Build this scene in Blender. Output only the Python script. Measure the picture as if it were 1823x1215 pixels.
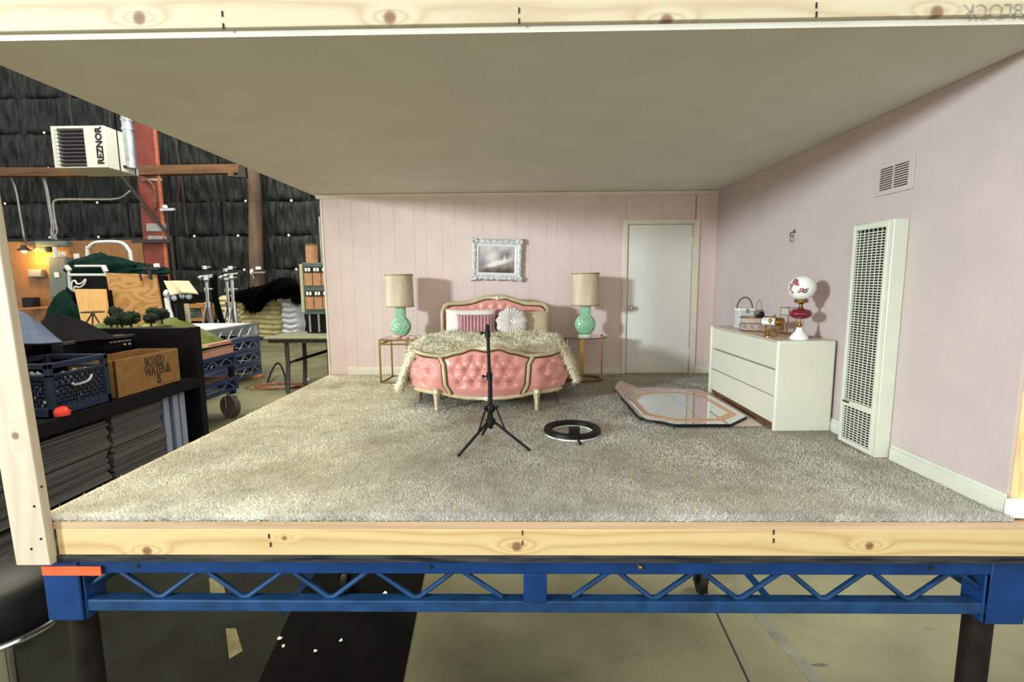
import bpy, bmesh, math, random
import numpy as np
from mathutils import Vector, Matrix, Euler
random.seed(7); rng = np.random.default_rng(7)
scene = bpy.context.scene
for o in list(bpy.data.objects): bpy.data.objects.remove(o)
COL = scene.collection
PI = math.pi

# ------------------------------------------------------------------ camera
F_PX, YAW, PITCH, ROLL = 871.8, 0.0173, 0.1212, -0.0077
CAM = Vector((0.0361, -2.3883, 1.2263))
fw = Vector((-math.sin(YAW)*math.cos(PITCH), math.cos(YAW)*math.cos(PITCH), -math.sin(PITCH)))
r0 = Vector((math.cos(YAW), math.sin(YAW), 0)); u0 = r0.cross(fw)
RT = r0*math.cos(ROLL)+u0*math.sin(ROLL); UP = -r0*math.sin(ROLL)+u0*math.cos(ROLL)
cam_d = bpy.data.cameras.new('camera'); cam = bpy.data.objects.new('camera', cam_d); COL.objects.link(cam)
cam_d.sensor_fit = 'HORIZONTAL'; cam_d.sensor_width = 36; cam_d.lens = 36*F_PX/1823
cam_d.clip_start = .05; cam_d.clip_end = 300
M = Matrix.Identity(4)
for i in range(3):
    M[i][0] = RT[i]; M[i][1] = UP[i]; M[i][2] = -fw[i]; M[i][3] = CAM[i]
cam.matrix_world = M
scene.camera = cam

# ------------------------------------------------------------------ world, lights, exposure
scene.view_settings.view_transform = 'Standard'; scene.view_settings.look = 'None'
scene.view_settings.gamma = 1; scene.view_settings.use_curve_mapping = False
scene.view_settings.exposure = 0.5
w = bpy.data.worlds.new('warehouse_air'); scene.world = w; w.use_nodes = True
w.node_tree.nodes['Background'].inputs[0].default_value = (1.0, .965, .885, 1)
w.node_tree.nodes['Background'].inputs[1].default_value = 1.0

def area(name, loc, target, size, power, color, sizey=None, spread=None):
    d = bpy.data.lights.new(name, 'AREA'); o = bpy.data.objects.new(name, d); COL.objects.link(o)
    d.energy = power; d.color = color; d.size = size
    if sizey: d.shape = 'RECTANGLE'; d.size_y = sizey
    if spread: d.spread = spread
    o.location = loc
    o.rotation_euler = (Vector(target)-Vector(loc)).to_track_quat('-Z', 'Y').to_euler()
    return o
# work light standing off to the left of the set, high-bay lamps, and one added fill over the left floor
sd = bpy.data.lights.new('work_light', 'SPOT'); so = bpy.data.objects.new('work_light', sd); COL.objects.link(so)
sd.energy = 8800; sd.color = (.82, .95, 1.0); sd.spot_size = math.radians(28); sd.spot_blend = .65; sd.shadow_soft_size = .75
so.location = (-13.4, -9.5, 3.7); so.rotation_euler = (Vector((1.7, 2.7, 1.2))-Vector((-13.4, -9.5, 3.7))).to_track_quat('-Z', 'Y').to_euler()
area('high_bay_front', (2.0, -6.5, 12.1), (0, .5, 0), 2.5, 240, (.90, .96, 1.0))
area('high_bay_top', (1.2, -1.9, 14), (1.0, 0, 0), 1.6, 300, (.86, .94, 1.0))
area('high_bay_left', (-8.5, 3.5, 11), (-3, 3, -1), 2.5, 900, (1.0, .93, .52))
area('high_bay_right', (12, 7, 11), (5, 5, -3.1), 3, 1250, (1.0, 1.0, .84))
area('high_bay_far', (-20, 24, 20), (-20, 30, 2), 5, 2600, (1.0, .95, .84))
area('added_mid_fill', (-14, 13, 15), (-12, 14, -3), 3, 1900, (1.0, .96, .74))  # added fill, no fixture known here; brightens the floor left of the set

# ------------------------------------------------------------------ helpers
def ray(px, py): return fw+RT*((px-911.5)/F_PX)+UP*((607.5-py)/F_PX)
def at(px, py, Y):
    d = ray(px, py); return CAM+d*((Y-CAM.y)/d.y)
def atz(px, py, z):
    d = ray(px, py); return CAM+d*((z-CAM.z)/d.z)
def atx(px, py, x):
    d = ray(px, py); return CAM+d*((x-CAM.x)/d.x)

def lin(c):
    return tuple(((v/255)/12.92 if v/255 <= .04045 else ((v/255+.055)/1.055)**2.4) for v in c)

class MB:
    """collects geometry in world (or local) coordinates and links it as one mesh object"""
    def __init__(s, org=(0, 0, 0)): s.v = []; s.f = []; s.org = Vector(org)
    def add(s, vs, fs, M=None):
        n = len(s.v)
        for p in vs:
            p = Vector(p)
            if M is not None: p = M @ p
            s.v.append(p)
        s.f += [tuple(i+n for i in f) for f in fs]; return s
    def box(s, x0, x1, y0, y1, z0, z1, M=None):
        vs = [(x, y, z) for z in (z0, z1) for y in (y0, y1) for x in (x0, x1)]
        return s.add(vs, [(0, 2, 3, 1), (4, 5, 7, 6), (0, 1, 5, 4), (2, 6, 7, 3), (0, 4, 6, 2), (1, 3, 7, 5)], M)
    def bar(s, p0, p1, wd, hd, up=(0, 0, 1)):
        p0 = Vector(p0); p1 = Vector(p1); d = (p1-p0).normalized(); u = Vector(up)
        if abs(d.dot(u)) > .98: u = Vector((0, 1, 0))
        a = d.cross(u).normalized(); b = a.cross(d).normalized(); vs = []
        for p in (p0, p1):
            for i, j in ((-1, -1), (1, -1), (1, 1), (-1, 1)): vs.append(p+a*i*wd/2+b*j*hd/2)
        return s.add(vs, [(3, 2, 1, 0), (4, 5, 6, 7), (0, 1, 5, 4), (1, 2, 6, 5), (2, 3, 7, 6), (3, 0, 4, 7)])
    def tube(s, pts, r, n=8, closed=False, cap=True, sq=1.0, up=None):
        pts = [Vector(p) for p in pts]; m = len(pts); rr = r if hasattr(r, '__len__') else [r]*m
        vs = []; prev = None
        for i, p in enumerate(pts):
            a = pts[(i-1) % m] if (closed or i > 0) else p
            b = pts[(i+1) % m] if (closed or i < m-1) else p
            d = (b-a).normalized()
            if up is not None: u = Vector(up)
            elif prev is None: u = Vector((0, 0, 1)) if abs(d.z) < .9 else Vector((0, 1, 0))
            else: u = prev
            x = d.cross(u)
            if x.length < 1e-5: x = d.cross(Vector((1, .3, .2)))
            x.normalize(); y = x.cross(d).normalized(); prev = y
            for k in range(n):
                t = 2*PI*k/n; vs.append(p+x*math.cos(t)*rr[i]*sq+y*math.sin(t)*rr[i])
        fs = []
        for i in range(m if closed else m-1):
            for k in range(n):
                j = (i+1) % m; fs.append((i*n+k, i*n+(k+1) % n, j*n+(k+1) % n, j*n+k))
        if cap and not closed:
            fs.append(tuple(range(n))[::-1]); fs.append(tuple((m-1)*n+k for k in range(n)))
        return s.add(vs, fs)
    def cyl(s, p0, p1, r0, r1=None, n=16, cap=True): return s.tube([p0, p1], [r0, r0 if r1 is None else r1], n, cap=cap)
    def lathe(s, prof, c=(0, 0, 0), n=24, M=None, sx=1, sy=1):
        vs = []; fs = []; m = len(prof); c = Vector(c)
        for r, z in prof:
            for k in range(n):
                t = 2*PI*k/n; vs.append(c+Vector((r*math.cos(t)*sx, r*math.sin(t)*sy, z)))
        for i in range(m-1):
            for k in range(n): fs.append((i*n+k, i*n+(k+1) % n, (i+1)*n+(k+1) % n, (i+1)*n+k))
        fs.append(tuple(range(n))[::-1]); fs.append(tuple((m-1)*n+k for k in range(n)))
        return s.add(vs, fs, M)
    def ball(s, c, rx, ry=None, rz=None, n=16, m=10, M=None):
        ry = rx if ry is None else ry; rz = rx if rz is None else rz
        vs = []; fs = []; c = Vector(c)
        for i in range(1, m):
            a = PI*i/m
            for k in range(n):
                t = 2*PI*k/n; vs.append(c+Vector((rx*math.sin(a)*math.cos(t), ry*math.sin(a)*math.sin(t), rz*math.cos(a))))
        top = len(vs); vs += [c+Vector((0, 0, rz)), c-Vector((0, 0, rz))]
        for i in range(m-2):
            for k in range(n): fs.append((i*n+k, (i+1)*n+k, (i+1)*n+(k+1) % n, i*n+(k+1) % n))
        for k in range(n):
            fs.append((top, k, (k+1) % n)); b = (m-2)*n; fs.append((top+1, b+(k+1) % n, b+k))
        return s.add(vs, fs, M)
    def grid(s, fn, nu, nv, M=None, wrap=False):
        vs = [fn(i/nu, j/nv) for j in range(nv+1) for i in range(nu+1)]
        fs = [(j*(nu+1)+i, j*(nu+1)+i+1, (j+1)*(nu+1)+i+1, (j+1)*(nu+1)+i) for j in range(nv) for i in range(nu)]
        return s.add(vs, fs, M)
    def sheet(s, fn, nu, nv, th, M=None):
        """a grid with thickness th along the vector fn2 = average normal (given as th vector)"""
        T = Vector(th); n = (nu+1)*(nv+1)
        a = [Vector(fn(i/nu, j/nv)) for j in range(nv+1) for i in range(nu+1)]
        vs = a+[p+T for p in a]; fs = []
        idx = lambda i, j: j*(nu+1)+i
        for j in range(nv):
            for i in range(nu):
                q = (idx(i, j), idx(i+1, j), idx(i+1, j+1), idx(i, j+1)); fs.append(q); fs.append(tuple(k+n for k in q[::-1]))
        bd = [idx(i, 0) for i in range(nu)]+[idx(nu, j) for j in range(nv)]+[idx(i, nv) for i in range(nu, 0, -1)]+[idx(0, j) for j in range(nv, 0, -1)]
        for k in range(len(bd)):
            a_, b_ = bd[k], bd[(k+1) % len(bd)]; fs.append((b_, a_, a_+n, b_+n))
        return s.add(vs, fs, M)
    def prism(s, poly, d, M=None):
        """poly: list of 3-D points (planar), d: extrusion vector"""
        d = Vector(d); n = len(poly); vs = [Vector(p) for p in poly]+[Vector(p)+d for p in poly]
        fs = [tuple(range(n))[::-1], tuple(range(n, 2*n))]+[(i, (i+1) % n, n+(i+1) % n, n+i) for i in range(n)]
        return s.add(vs, fs, M)
    def mesh(s, name, mat, smooth=40):
        me = bpy.data.meshes.new(name)
        me.from_pydata([tuple(p-s.org) for p in s.v], [], s.f); me.validate()
        bm = bmesh.new(); bm.from_mesh(me); bmesh.ops.recalc_face_normals(bm, faces=bm.faces); bm.to_mesh(me); bm.free()
        if smooth:
            me.polygons.foreach_set('use_smooth', [True]*len(me.polygons)); me.set_sharp_from_angle(angle=math.radians(smooth))
        if mat: me.materials.append(mat)
        return me
    def build(s, name, mat, parent=None, smooth=40, bevel=0, seg=2, label=None):
        o = bpy.data.objects.new(name, s.mesh(name, mat, smooth)); COL.objects.link(o)
        if parent is not None: o.parent = parent
        else: o.location = s.org
        if bevel:
            m = o.modifiers.new('bevel', 'BEVEL'); m.width = bevel; m.segments = seg; m.limit_method = 'ANGLE'; m.angle_limit = math.radians(50)
        if label: o['label'] = label
        return o

def tag(o, label, cat, group=None, kind=None):
    o['label'] = label; o['category'] = cat
    if group: o['group'] = group
    if kind: o['kind'] = kind
    return o
def struct(o, label=None, cat=None):
    o['kind'] = 'structure'
    if label: o['label'] = label
    if cat: o['category'] = cat
    return o
def thing(name, label, cat, loc=(0, 0, 0), rz=0, group=None):
    o = bpy.data.objects.new(name, None); COL.objects.link(o); o.empty_display_size = .1
    o.location = loc; o.rotation_euler = (0, 0, rz); return tag(o, label, cat, group)
def kids(o): return [c for c in bpy.data.objects if c.parent == o]
def copy_tree(o, parent=None):
    c = o.copy(); COL.objects.link(c); c.parent = parent
    for k in kids(o): copy_tree(k, c)
    return c
def inst(name, me, parent, loc=(0, 0, 0), rot=(0, 0, 0), scale=(1, 1, 1)):
    o = bpy.data.objects.new(name, me); COL.objects.link(o); o.parent = parent
    o.location = loc; o.rotation_euler = rot; o.scale = scale; return o

def spikes(name, P, N, L, R, lean, mat, parent=None, org=(0, 0, 0), tint=None, droop=0):
    """three-sided fibres standing on the points P along N: one mesh"""
    n = len(P); P = P-np.array(org)
    N = N/np.linalg.norm(N, axis=1, keepdims=True)
    rv = rng.normal(size=(n, 3)); a = np.cross(N, rv); a /= np.linalg.norm(a, axis=1, keepdims=True); b = np.cross(N, a)
    L = np.asarray(L).reshape(-1, 1)*np.ones((n, 1)); R = np.asarray(R).reshape(-1, 1)*np.ones((n, 1))
    tip = P+N*L+rng.normal(size=(n, 3))*lean*L; tip[:, 2] -= droop*L[:, 0]
    V = np.empty((n, 4, 3))
    for k in range(3):
        t = 2*PI*k/3; V[:, k] = P+a*R*math.cos(t)+b*R*math.sin(t)
    V[:, 3] = tip
    me = bpy.data.meshes.new(name); me.vertices.add(4*n); me.vertices.foreach_set('co', V.reshape(-1))
    base = np.arange(n)*4; Fc = np.empty((n, 3, 3), dtype=np.int32)
    for k in range(3):
        Fc[:, k, 0] = base+k; Fc[:, k, 1] = base+(k+1) % 3; Fc[:, k, 2] = base+3
    me.loops.add(9*n); me.loops.foreach_set('vertex_index', Fc.reshape(-1))
    me.polygons.add(3*n); me.polygons.foreach_set('loop_start', np.arange(3*n)*3)
    me.update(calc_edges=True)
    if tint is not None:
        at_ = me.attributes.new('tint', 'FLOAT', 'POINT'); at_.data.foreach_set('value', np.repeat(tint, 4).astype(np.float32))
    me.materials.append(mat); o = bpy.data.objects.new(name, me); COL.objects.link(o)
    if parent is not None: o.parent = parent
    else: o.location = org
    o['kind'] = 'stuff'; return o

# ------------------------------------------------------------------ materials
def nodes(m): m.use_nodes = True; t = m.node_tree; return t, t.nodes['Principled BSDF'], t.nodes.new, t.links.new
def mat(name, c, rough=.6, metal=0, var=.08, scale=6, stretch=(1, 1, 1), bump=0, bscale=60, c2=None, trans=0, ior=1.45, spec=.5, alpha=1, emit=None, es=0, sheen=0, coat=0, detail=5):
    m = bpy.data.materials.new(name); t, b, N, Lk = nodes(m)
    a = lin(c); tc = N('ShaderNodeTexCoord'); mp = N('ShaderNodeMapping'); mp.inputs['Scale'].default_value = stretch
    Lk(tc.outputs['Object'], mp.inputs[0])
    if var or c2:
        nz = N('ShaderNodeTexNoise'); nz.inputs['Scale'].default_value = scale; nz.inputs['Detail'].default_value = detail
        Lk(mp.outputs[0], nz.inputs['Vector'])
        rp = N('ShaderNodeValToRGB'); rp.color_ramp.elements[0].position = .32; rp.color_ramp.elements[1].position = .68
        if c2: lo, hi = lin(c2), a
        else: lo = tuple(v*(1-var)**2 for v in a); hi = tuple(min(1, v*(1+var)) for v in a)
        rp.color_ramp.elements[0].color = lo+(1,); rp.color_ramp.elements[1].color = hi+(1,)
        Lk(nz.outputs[0], rp.inputs[0]); Lk(rp.outputs[0], b.inputs['Base Color'])
    else: b.inputs['Base Color'].default_value = a+(1,)
    b.inputs['Roughness'].default_value = rough; b.inputs['Metallic'].default_value = metal
    b.inputs['Specular IOR Level'].default_value = spec; b.inputs['IOR'].default_value = ior
    b.inputs['Transmission Weight'].default_value = trans; b.inputs['Alpha'].default_value = alpha
    b.inputs['Sheen Weight'].default_value = sheen; b.inputs['Coat Weight'].default_value = coat
    if emit: b.inputs['Emission Color'].default_value = lin(emit)+(1,); b.inputs['Emission Strength'].default_value = es
    if bump:
        n2 = N('ShaderNodeTexNoise'); n2.inputs['Scale'].default_value = bscale; n2.inputs['Detail'].default_value = 3
        Lk(mp.outputs[0], n2.inputs['Vector']); bp = N('ShaderNodeBump'); bp.inputs['Strength'].default_value = bump; bp.inputs['Distance'].default_value = .02
        Lk(n2.outputs[0], bp.inputs['Height']); Lk(bp.outputs[0], b.inputs['Normal'])
    return m

def pine(name, c, dark, axis='X', knots=(), scale=9, grain=.5, rough=.55, swirl=(.16, 3.0, 5.0)):
    """sawn timber: stretched growth bands, knots at given object-space (along, up, radius)"""
    m = bpy.data.materials.new(name); t, b, N, Lk = nodes(m)
    tc = N('ShaderNodeTexCoord'); sp = N('ShaderNodeSeparateXYZ'); Lk(tc.outputs['Object'], sp.inputs[0])
    along, across = {'X': ('X', 'Z'), 'Z': ('Z', 'X'), 'Y': ('Y', 'Z')}[axis]
    mp = N('ShaderNodeMapping'); q_ = swirl[0]; s = {'X': (q_, 1, 1), 'Z': (1, 1, q_), 'Y': (1, q_, 1)}[axis]; mp.inputs['Scale'].default_value = s
    Lk(tc.outputs['Object'], mp.inputs[0])
    def math_(op, a, bb=None):
        n = N('ShaderNodeMath'); n.operation = op
        for i, v in enumerate((a, bb)):
            if v is None: continue
            if isinstance(v, (int, float)): n.inputs[i].default_value = v
            else: Lk(v, n.inputs[i])
        return n.outputs[0]
    nz = N('ShaderNodeTexNoise'); nz.inputs['Scale'].default_value = swirl[1]; nz.inputs['Detail'].default_value = 2; Lk(mp.outputs[0], nz.inputs['Vector'])
    h = math_('MULTIPLY', nz.outputs[0], swirl[2])
    h = math_('ADD', h, math_('MULTIPLY', sp.outputs[across], scale*1.0))
    kmask = None
    for (kx, kz, kr) in knots:
        dx = math_('SUBTRACT', sp.outputs[along], kx); dz = math_('SUBTRACT', sp.outputs[across], kz)
        wide = math_('ADD', math_('MULTIPLY', math_('MULTIPLY', dx, dx), .12), math_('MULTIPLY', dz, dz))
        h = math_('ADD', h, math_('MULTIPLY', math_('EXPONENT', math_('MULTIPLY', wide, -1/(kr*kr*1.6))), 2.4))
        d2 = math_('ADD', math_('MULTIPLY', dx, dx), math_('MULTIPLY', dz, dz))
        g = math_('EXPONENT', math_('MULTIPLY', math_('POWER', d2, 3.0), -1/(kr**6)))
        kmask = g if kmask is None else math_('MAXIMUM', kmask, g)
    band = math_('ABSOLUTE', math_('SUBTRACT', math_('FRACT', h), .5))
    band = math_('MULTIPLY', math_('POWER', math_('MULTIPLY', band, 2.0), 2.2), grain)
    fn = N('ShaderNodeTexNoise'); fn.inputs['Scale'].default_value = 40; fn.inputs['Detail'].default_value = 4; Lk(mp.outputs[0], fn.inputs['Vector'])
    band = math_('ADD', band, math_('MULTIPLY', math_('SUBTRACT', fn.outputs[0], .5), .35))
    mx = N('ShaderNodeMix'); mx.data_type = 'RGBA'; Lk(band, mx.inputs[0])
    mx.inputs[6].default_value = lin(c)+(1,); mx.inputs[7].default_value = lin(dark)+(1,); out = mx.outputs[2]
    if kmask is not None:
        m2 = N('ShaderNodeMix'); m2.data_type = 'RGBA'; Lk(math_('MULTIPLY', kmask, .85), m2.inputs[0]); Lk(out, m2.inputs[6])
        m2.inputs[7].default_value = lin((112, 66, 44))+(1,); out = m2.outputs[2]
    Lk(out, b.inputs['Base Color']); b.inputs['Roughness'].default_value = rough
    return m

M_ = dict(
 pink=mat('pink_paint', (219, 198, 191), .55, var=.025, scale=3, bump=.12, bscale=140),
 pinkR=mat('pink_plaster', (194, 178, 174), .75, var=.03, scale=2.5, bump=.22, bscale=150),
 ceil=mat('ceiling_board', (220, 217, 206), .9, var=.03, scale=2.5, bump=.05, bscale=40),
 cream=mat('cream_trim_paint', (222, 215, 196), .5, var=.03),
 door=mat('door_paint', (222, 222, 212), .42, var=.03, scale=2),
 white=mat('white_paint', (232, 232, 226), .5, var=.04),
 blue=mat('blue_enamel', (10, 52, 104), .5, spec=.3, var=.16, scale=5, bump=.08, bscale=30),
 blueD=mat('scuffed_blue_enamel', (24, 60, 100), .55, spec=.3, var=.22, scale=9),
 dirty=mat('grimy_black_edge', (20, 23, 30), .8, spec=.2, c2=(66, 64, 62), scale=12, stretch=(.3, 1, 3)),
 pipe=mat('brown_black_steel_pipe', (36, 30, 27), .6, spec=.2, metal=.3, var=.3, scale=8),
 tape=mat('orange_cloth_tape', (236, 96, 46), .6, var=.1, scale=20),
 ply=mat('plywood_edge', (200, 172, 138), .7, c2=(172, 140, 106), scale=4, stretch=(.2, 1, 6)),
 conc=mat('concrete', (112, 110, 86), .6, spec=.12, c2=(80, 77, 60), scale=.55, detail=9, bump=.1, bscale=14),
 olive=mat('dark_olive_vinyl', (30, 32, 25), .7, c2=(18, 19, 15), scale=1.2, detail=8, spec=.08),
 rub=mat('black_rubber_mat', (9, 9, 8), .85, spec=.05, var=.2, scale=3),
 black=mat('black_plastic', (13, 12, 12), .5, spec=.3, var=.15),
 blackm=mat('black_paint', (10, 10, 12), .6, spec=.15, var=.2, scale=5),
 satin=mat('pink_satin', (214, 142, 131), .34, var=.05, scale=5, sheen=.6, spec=.65, bump=.1, bscale=35),
 quilt=mat('dusty_pink_quilt', (205, 128, 122), .55, var=.12, scale=12, sheen=.4),
 frameC=mat('antique_cream_wood', (202, 188, 152), .5, c2=(168, 150, 112), scale=7),
 gilt=mat('aged_gilt_line', (96, 72, 42), .5, metal=.35, var=.2),
 fur=mat('ivory_fur', (250, 243, 218), .85, var=.1, scale=9, sheen=.4),
 furW=mat('ivory_fur_fibres', (246, 237, 206), .8, var=.06, scale=12),
 linen=mat('white_linen', (232, 226, 216), .8, var=.04, bump=.1, bscale=90),
 beige=mat('beige_satin', (190, 172, 138), .4, var=.07, scale=5, sheen=.3),
 mauve=mat('dusty_rose_velvet', (190, 138, 142), .7, var=.08, sheen=.5),
 pleat=mat('silver_white_pleats', (216, 208, 202), .6, var=.08),
 shade=mat('linen_lampshade', (212, 197, 172), .85, c2=(190, 172, 144), scale=14, stretch=(1, 1, .25), bump=.15, bscale=80),
 shadeT=mat('tan_braid', (164, 132, 88), .8, var=.1),
 celadon=mat('celadon_glaze', (138, 188, 150), .22, var=.08, scale=14, coat=.4),
 gold=mat('brushed_brass', (186, 150, 84), .3, metal=.9, var=.1),
 goldD=mat('antique_brass', (146, 112, 58), .35, metal=.85, var=.15),
 acr=mat('clear_acrylic', (226, 222, 214), .1, var=.1, alpha=.35),
 glass=mat('clear_glass', (238, 240, 240), .03, trans=.95, var=0, ior=1.3),
 mirror=mat('mirror_silver', (226, 226, 232), .04, metal=1, var=0),
 peach=mat('peach_band', (206, 150, 100), .25, var=.08, spec=.6),
 paper=mat('pink_paper', (214, 190, 180), .8, var=.03),
 dress=mat('off_white_lacquer', (214, 213, 194), .4, var=.02, scale=2),
 dressT=mat('dresser_top_lacquer', (206, 190, 174), .35, var=.05),
 brown=mat('brown_wood', (104, 72, 42), .6, var=.2),
 enamel=mat('cream_enamel', (206, 209, 190), .4, var=.03),
 dark=mat('dark_cavity', (18, 19, 24), .9, var=.1),
 nickel=mat('satin_nickel', (168, 160, 148), .3, metal=.9, var=.05),
 chrome=mat('chrome', (208, 212, 216), .16, metal=1, var=.03),
 milk=mat('milk_glass', (238, 238, 232), .2, var=.02),
 ruby=mat('ruby_glass', (140, 14, 50), .08, var=.12, coat=.5, trans=.25),
 flower=mat('painted_rose', (176, 62, 74), .5, var=.15), leaf=mat('painted_leaf', (104, 92, 92), .5, var=.15),
 silverbox=mat('silver_grey_case', (196, 200, 204), .35, var=.05),
 card=mat('kraft_cardboard', (118, 86, 50), .9, spec=.1, var=.1, scale=6),
 ink=mat('brown_ink', (52, 34, 22), .8, var=.1), inkB=mat('black_ink', (34, 22, 30), .7, var=.1), pencil=mat('grey_pencil', (150, 146, 130), .9, var=.2, scale=50),
 crate=mat('blue_grey_plastic', (24, 34, 50), .6, spec=.25, var=.12), denim=mat('slate_blue_cloth', (44, 58, 86), .85, var=.15),
 cloth=mat('black_cloth', (10, 10, 11), .95, spec=.05, var=.2, scale=4), navy=mat('navy_enamel', (22, 34, 70), .5, var=.2, scale=3), faded=mat('faded_blue_steel', (62, 76, 104), .5, var=.25, scale=3), tyre=mat('caster_tyre', (66, 56, 46), .7, var=.2),
 green=mat('dark_green_cloth', (10, 36, 29), .9, spec=.1, var=.2, scale=3),
 red=mat('red_plastic', (212, 60, 44), .35, var=.1),
 board=mat('grey_foam_board', (86, 84, 80), .9, spec=.1, c2=(52, 51, 50), scale=4, stretch=(1, .1, 9)),
 panelG=mat('blue_grey_panel', (108, 115, 130), .7, var=.1, stretch=(1, 1, .3)),
 insul=mat('black_insulation_blanket', (52, 55, 52), .6, spec=.25, c2=(9, 10, 12), scale=1.3, stretch=(3.2, 1, .5), detail=8, bump=.5, bscale=3),
 pin=mat('white_pin', (240, 240, 236), .5, var=0),
 redst=mat('red_oxide_steel', (118, 50, 40), .6, var=.2, scale=1), redE=mat('primer_red_edge', (170, 96, 66), .6, var=.15),
 beam=mat('aged_timber', (120, 84, 50), .7, c2=(76, 50, 32), scale=1.3, stretch=(.2, 1, 2)),
 post=mat('weathered_pole', (112, 92, 74), .8, c2=(78, 62, 50), scale=1, stretch=(2, 2, .3)),
 galv=mat('galvanised_steel', (186, 194, 200), .35, metal=.75, var=.15, scale=3),
 conduit=mat('grey_conduit', (150, 152, 148), .45, metal=.5, var=.1),
 ebox=mat('grey_electrical_box', (98, 112, 108), .5, var=.08),
 brace=mat('dark_steel', (60, 56, 54), .55, metal=.4, var=.15),
 plyw=pine('plywood_face', (186, 142, 84), (142, 96, 46), 'X', scale=1.0, grain=.75, swirl=(.42, .8, 13)),
 plyd=pine('old_plywood', (142, 100, 56), (104, 68, 36), 'Z', scale=1.2, grain=.5),
 pvc=mat('white_pipe', (204, 206, 204), .35, var=.03),
 heat=mat('heater_cabinet_paint', (206, 211, 200), .4, var=.03),
 grass=mat('scenic_grass', (98, 102, 60), .95, spec=.1, c2=(66, 74, 36), scale=1.6, detail=8, bump=.4, bscale=14), sand=mat('scenic_sand', (146, 142, 100), .95, spec=.1, c2=(92, 96, 50), scale=1.3),
 tree=mat('scenic_foliage', (20, 36, 20), .95, var=.35, scale=5), trunk=mat('twig', (70, 52, 36), .9),
 foam=mat('pink_foam_board', (158, 112, 96), .8, var=.06), 
 pad=mat('cream_quilted_pad', (204, 196, 150), .85, c2=(168, 160, 112), scale=2), padw=mat('white_quilted_pad', (190, 195, 202), .85, var=.06),
 furb=mat('black_fur', (11, 9, 10), .95, spec=.05, var=.3, scale=2),
 cab=mat('grey_green_cabinet', (74, 88, 86), .5, var=.1), cabw=mat('drawer_front_wood', (164, 120, 84), .6, var=.1),
 tabt=mat('grey_table_top', (116, 116, 96), .5, var=.08),
 orange=mat('orange_cable', (132, 66, 44), .6, var=.15), canvas=mat('cream_canvas', (166, 160, 132), .8, var=.06),
 wdblk=mat('lumber_block', (176, 120, 70), .7, var=.15),
 grey=mat('grey_vinyl', (24, 24, 25), .5, spec=.2, var=.1), scrap=mat('white_scrap', (226, 226, 220), .7, var=.05), ytape=mat('worn_yellow_tape', (84, 78, 44), .7, var=.3, scale=6),
)

def translucent(m, f=.5):
    t = m.node_tree; b = t.nodes['Principled BSDF']; out = t.nodes['Material Output']; tr_ = t.nodes.new('ShaderNodeBsdfTranslucent'); mx = t.nodes.new('ShaderNodeMixShader')
    src = b.inputs['Base Color'].links[0].from_socket; t.links.new(src, tr_.inputs[0]); mx.inputs[0].default_value = f
    t.links.new(b.outputs[0], mx.inputs[1]); t.links.new(tr_.outputs[0], mx.inputs[2]); t.links.new(mx.outputs[0], out.inputs[0])
# ================================================================== SETTING: warehouse
ZF = -3.1                     # warehouse floor
XL, XR, YB, HC = -2.535, 2.557, 4.038, 2.35
fl = struct(MB().box(-70, 40, -14, 44, ZF-.3, ZF).build('floor', M_['conc']), 'grey concrete warehouse floor under and behind the raised set', 'floor')
# floor joint and a wider grey band, thin strips laid on the slab
def strip(p, q, wd, name, m, h=.004):
    P = atz(*p, ZF); Q = atz(*q, ZF); d = (Q-P).normalized(); P -= d*.4; Q += d*2
    return MB().bar(P+Vector((0, 0, h/2)), Q+Vector((0, 0, h/2)), wd, h).build(name, m, fl)
strip((1243, 1022), (1333, 1215), .022, 'floor_joint', M_['dark'])
strip((1338, 1080), (1455, 1215), .16, 'floor_band', mat('floor_band', (92, 92, 80), .6, var=.2, scale=3), .003)  # wide, even grey band over the concrete
M_['spot'] = mat('oil_spot', (84, 80, 68), .6, var=.2, scale=8)
for (x, y, s) in ((1020, 1075, .05), (1060, 1140, .06), (1238, 1145, .05), (1190, 1128, .05), (1100, 1175, .07), (1130, 1165, .05), (1300, 1065, .04), (1010, 1200, .05), (1460, 1185, .05), (1655, 1120, .04), (1270, 1122, .05), (870, 1060, .06), (905, 1072, .05), (840, 1185, .06)):
    p = atz(x, y, ZF); a = random.random()*3
    MB().lathe([(s, 0), (s*.9, .004)], p, 9, sx=1.2+random.random(), sy=.5).build('floor_spot', M_['spot'], fl)

# far wall: hung insulation blankets, each a quilted panel of its own
YW = 38.0
wf = struct(MB().box(-62, 30, YW+.5, YW+.8, ZF, 30).build('wall_far', M_['dark']), 'far warehouse wall hung with black quilted insulation blankets', 'wall')
def blanket(seed, W=3.9, H=2.75):
    r = random.Random(seed); b = MB(); ph = [r.uniform(0, 6) for _ in range(8)]
    def fn(u, v):
        e = (math.sin(PI*u)*math.sin(PI*v))**.45
        wr = .10*math.sin(u*21+ph[0]+2*math.sin(v*4+ph[1]))+.09*math.sin(u*37+ph[2]+v*3)+.12*math.sin(v*6+ph[3]+u*2)+.05*math.sin(u*58+ph[4]+3*math.sin(v*5))
        sag = -.05*math.sin(PI*u)
        return ((u-.5)*W, -(.05+.24*e+.75*wr*e), v*H+sag*v)
    b.sheet(fn, 40, 14, (0, .06, 0)); return b.mesh('insulation_panel', M_['insul'], 60)
bl = [blanket(s) for s in range(7)]
pinm = MB().lathe([(.10, 0), (.10, .03), (.05, .06)], (0, 0, 0), 10).mesh('fastener', M_['pin'])
seams = [ZF+2.75*i for i in range(12)]
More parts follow.
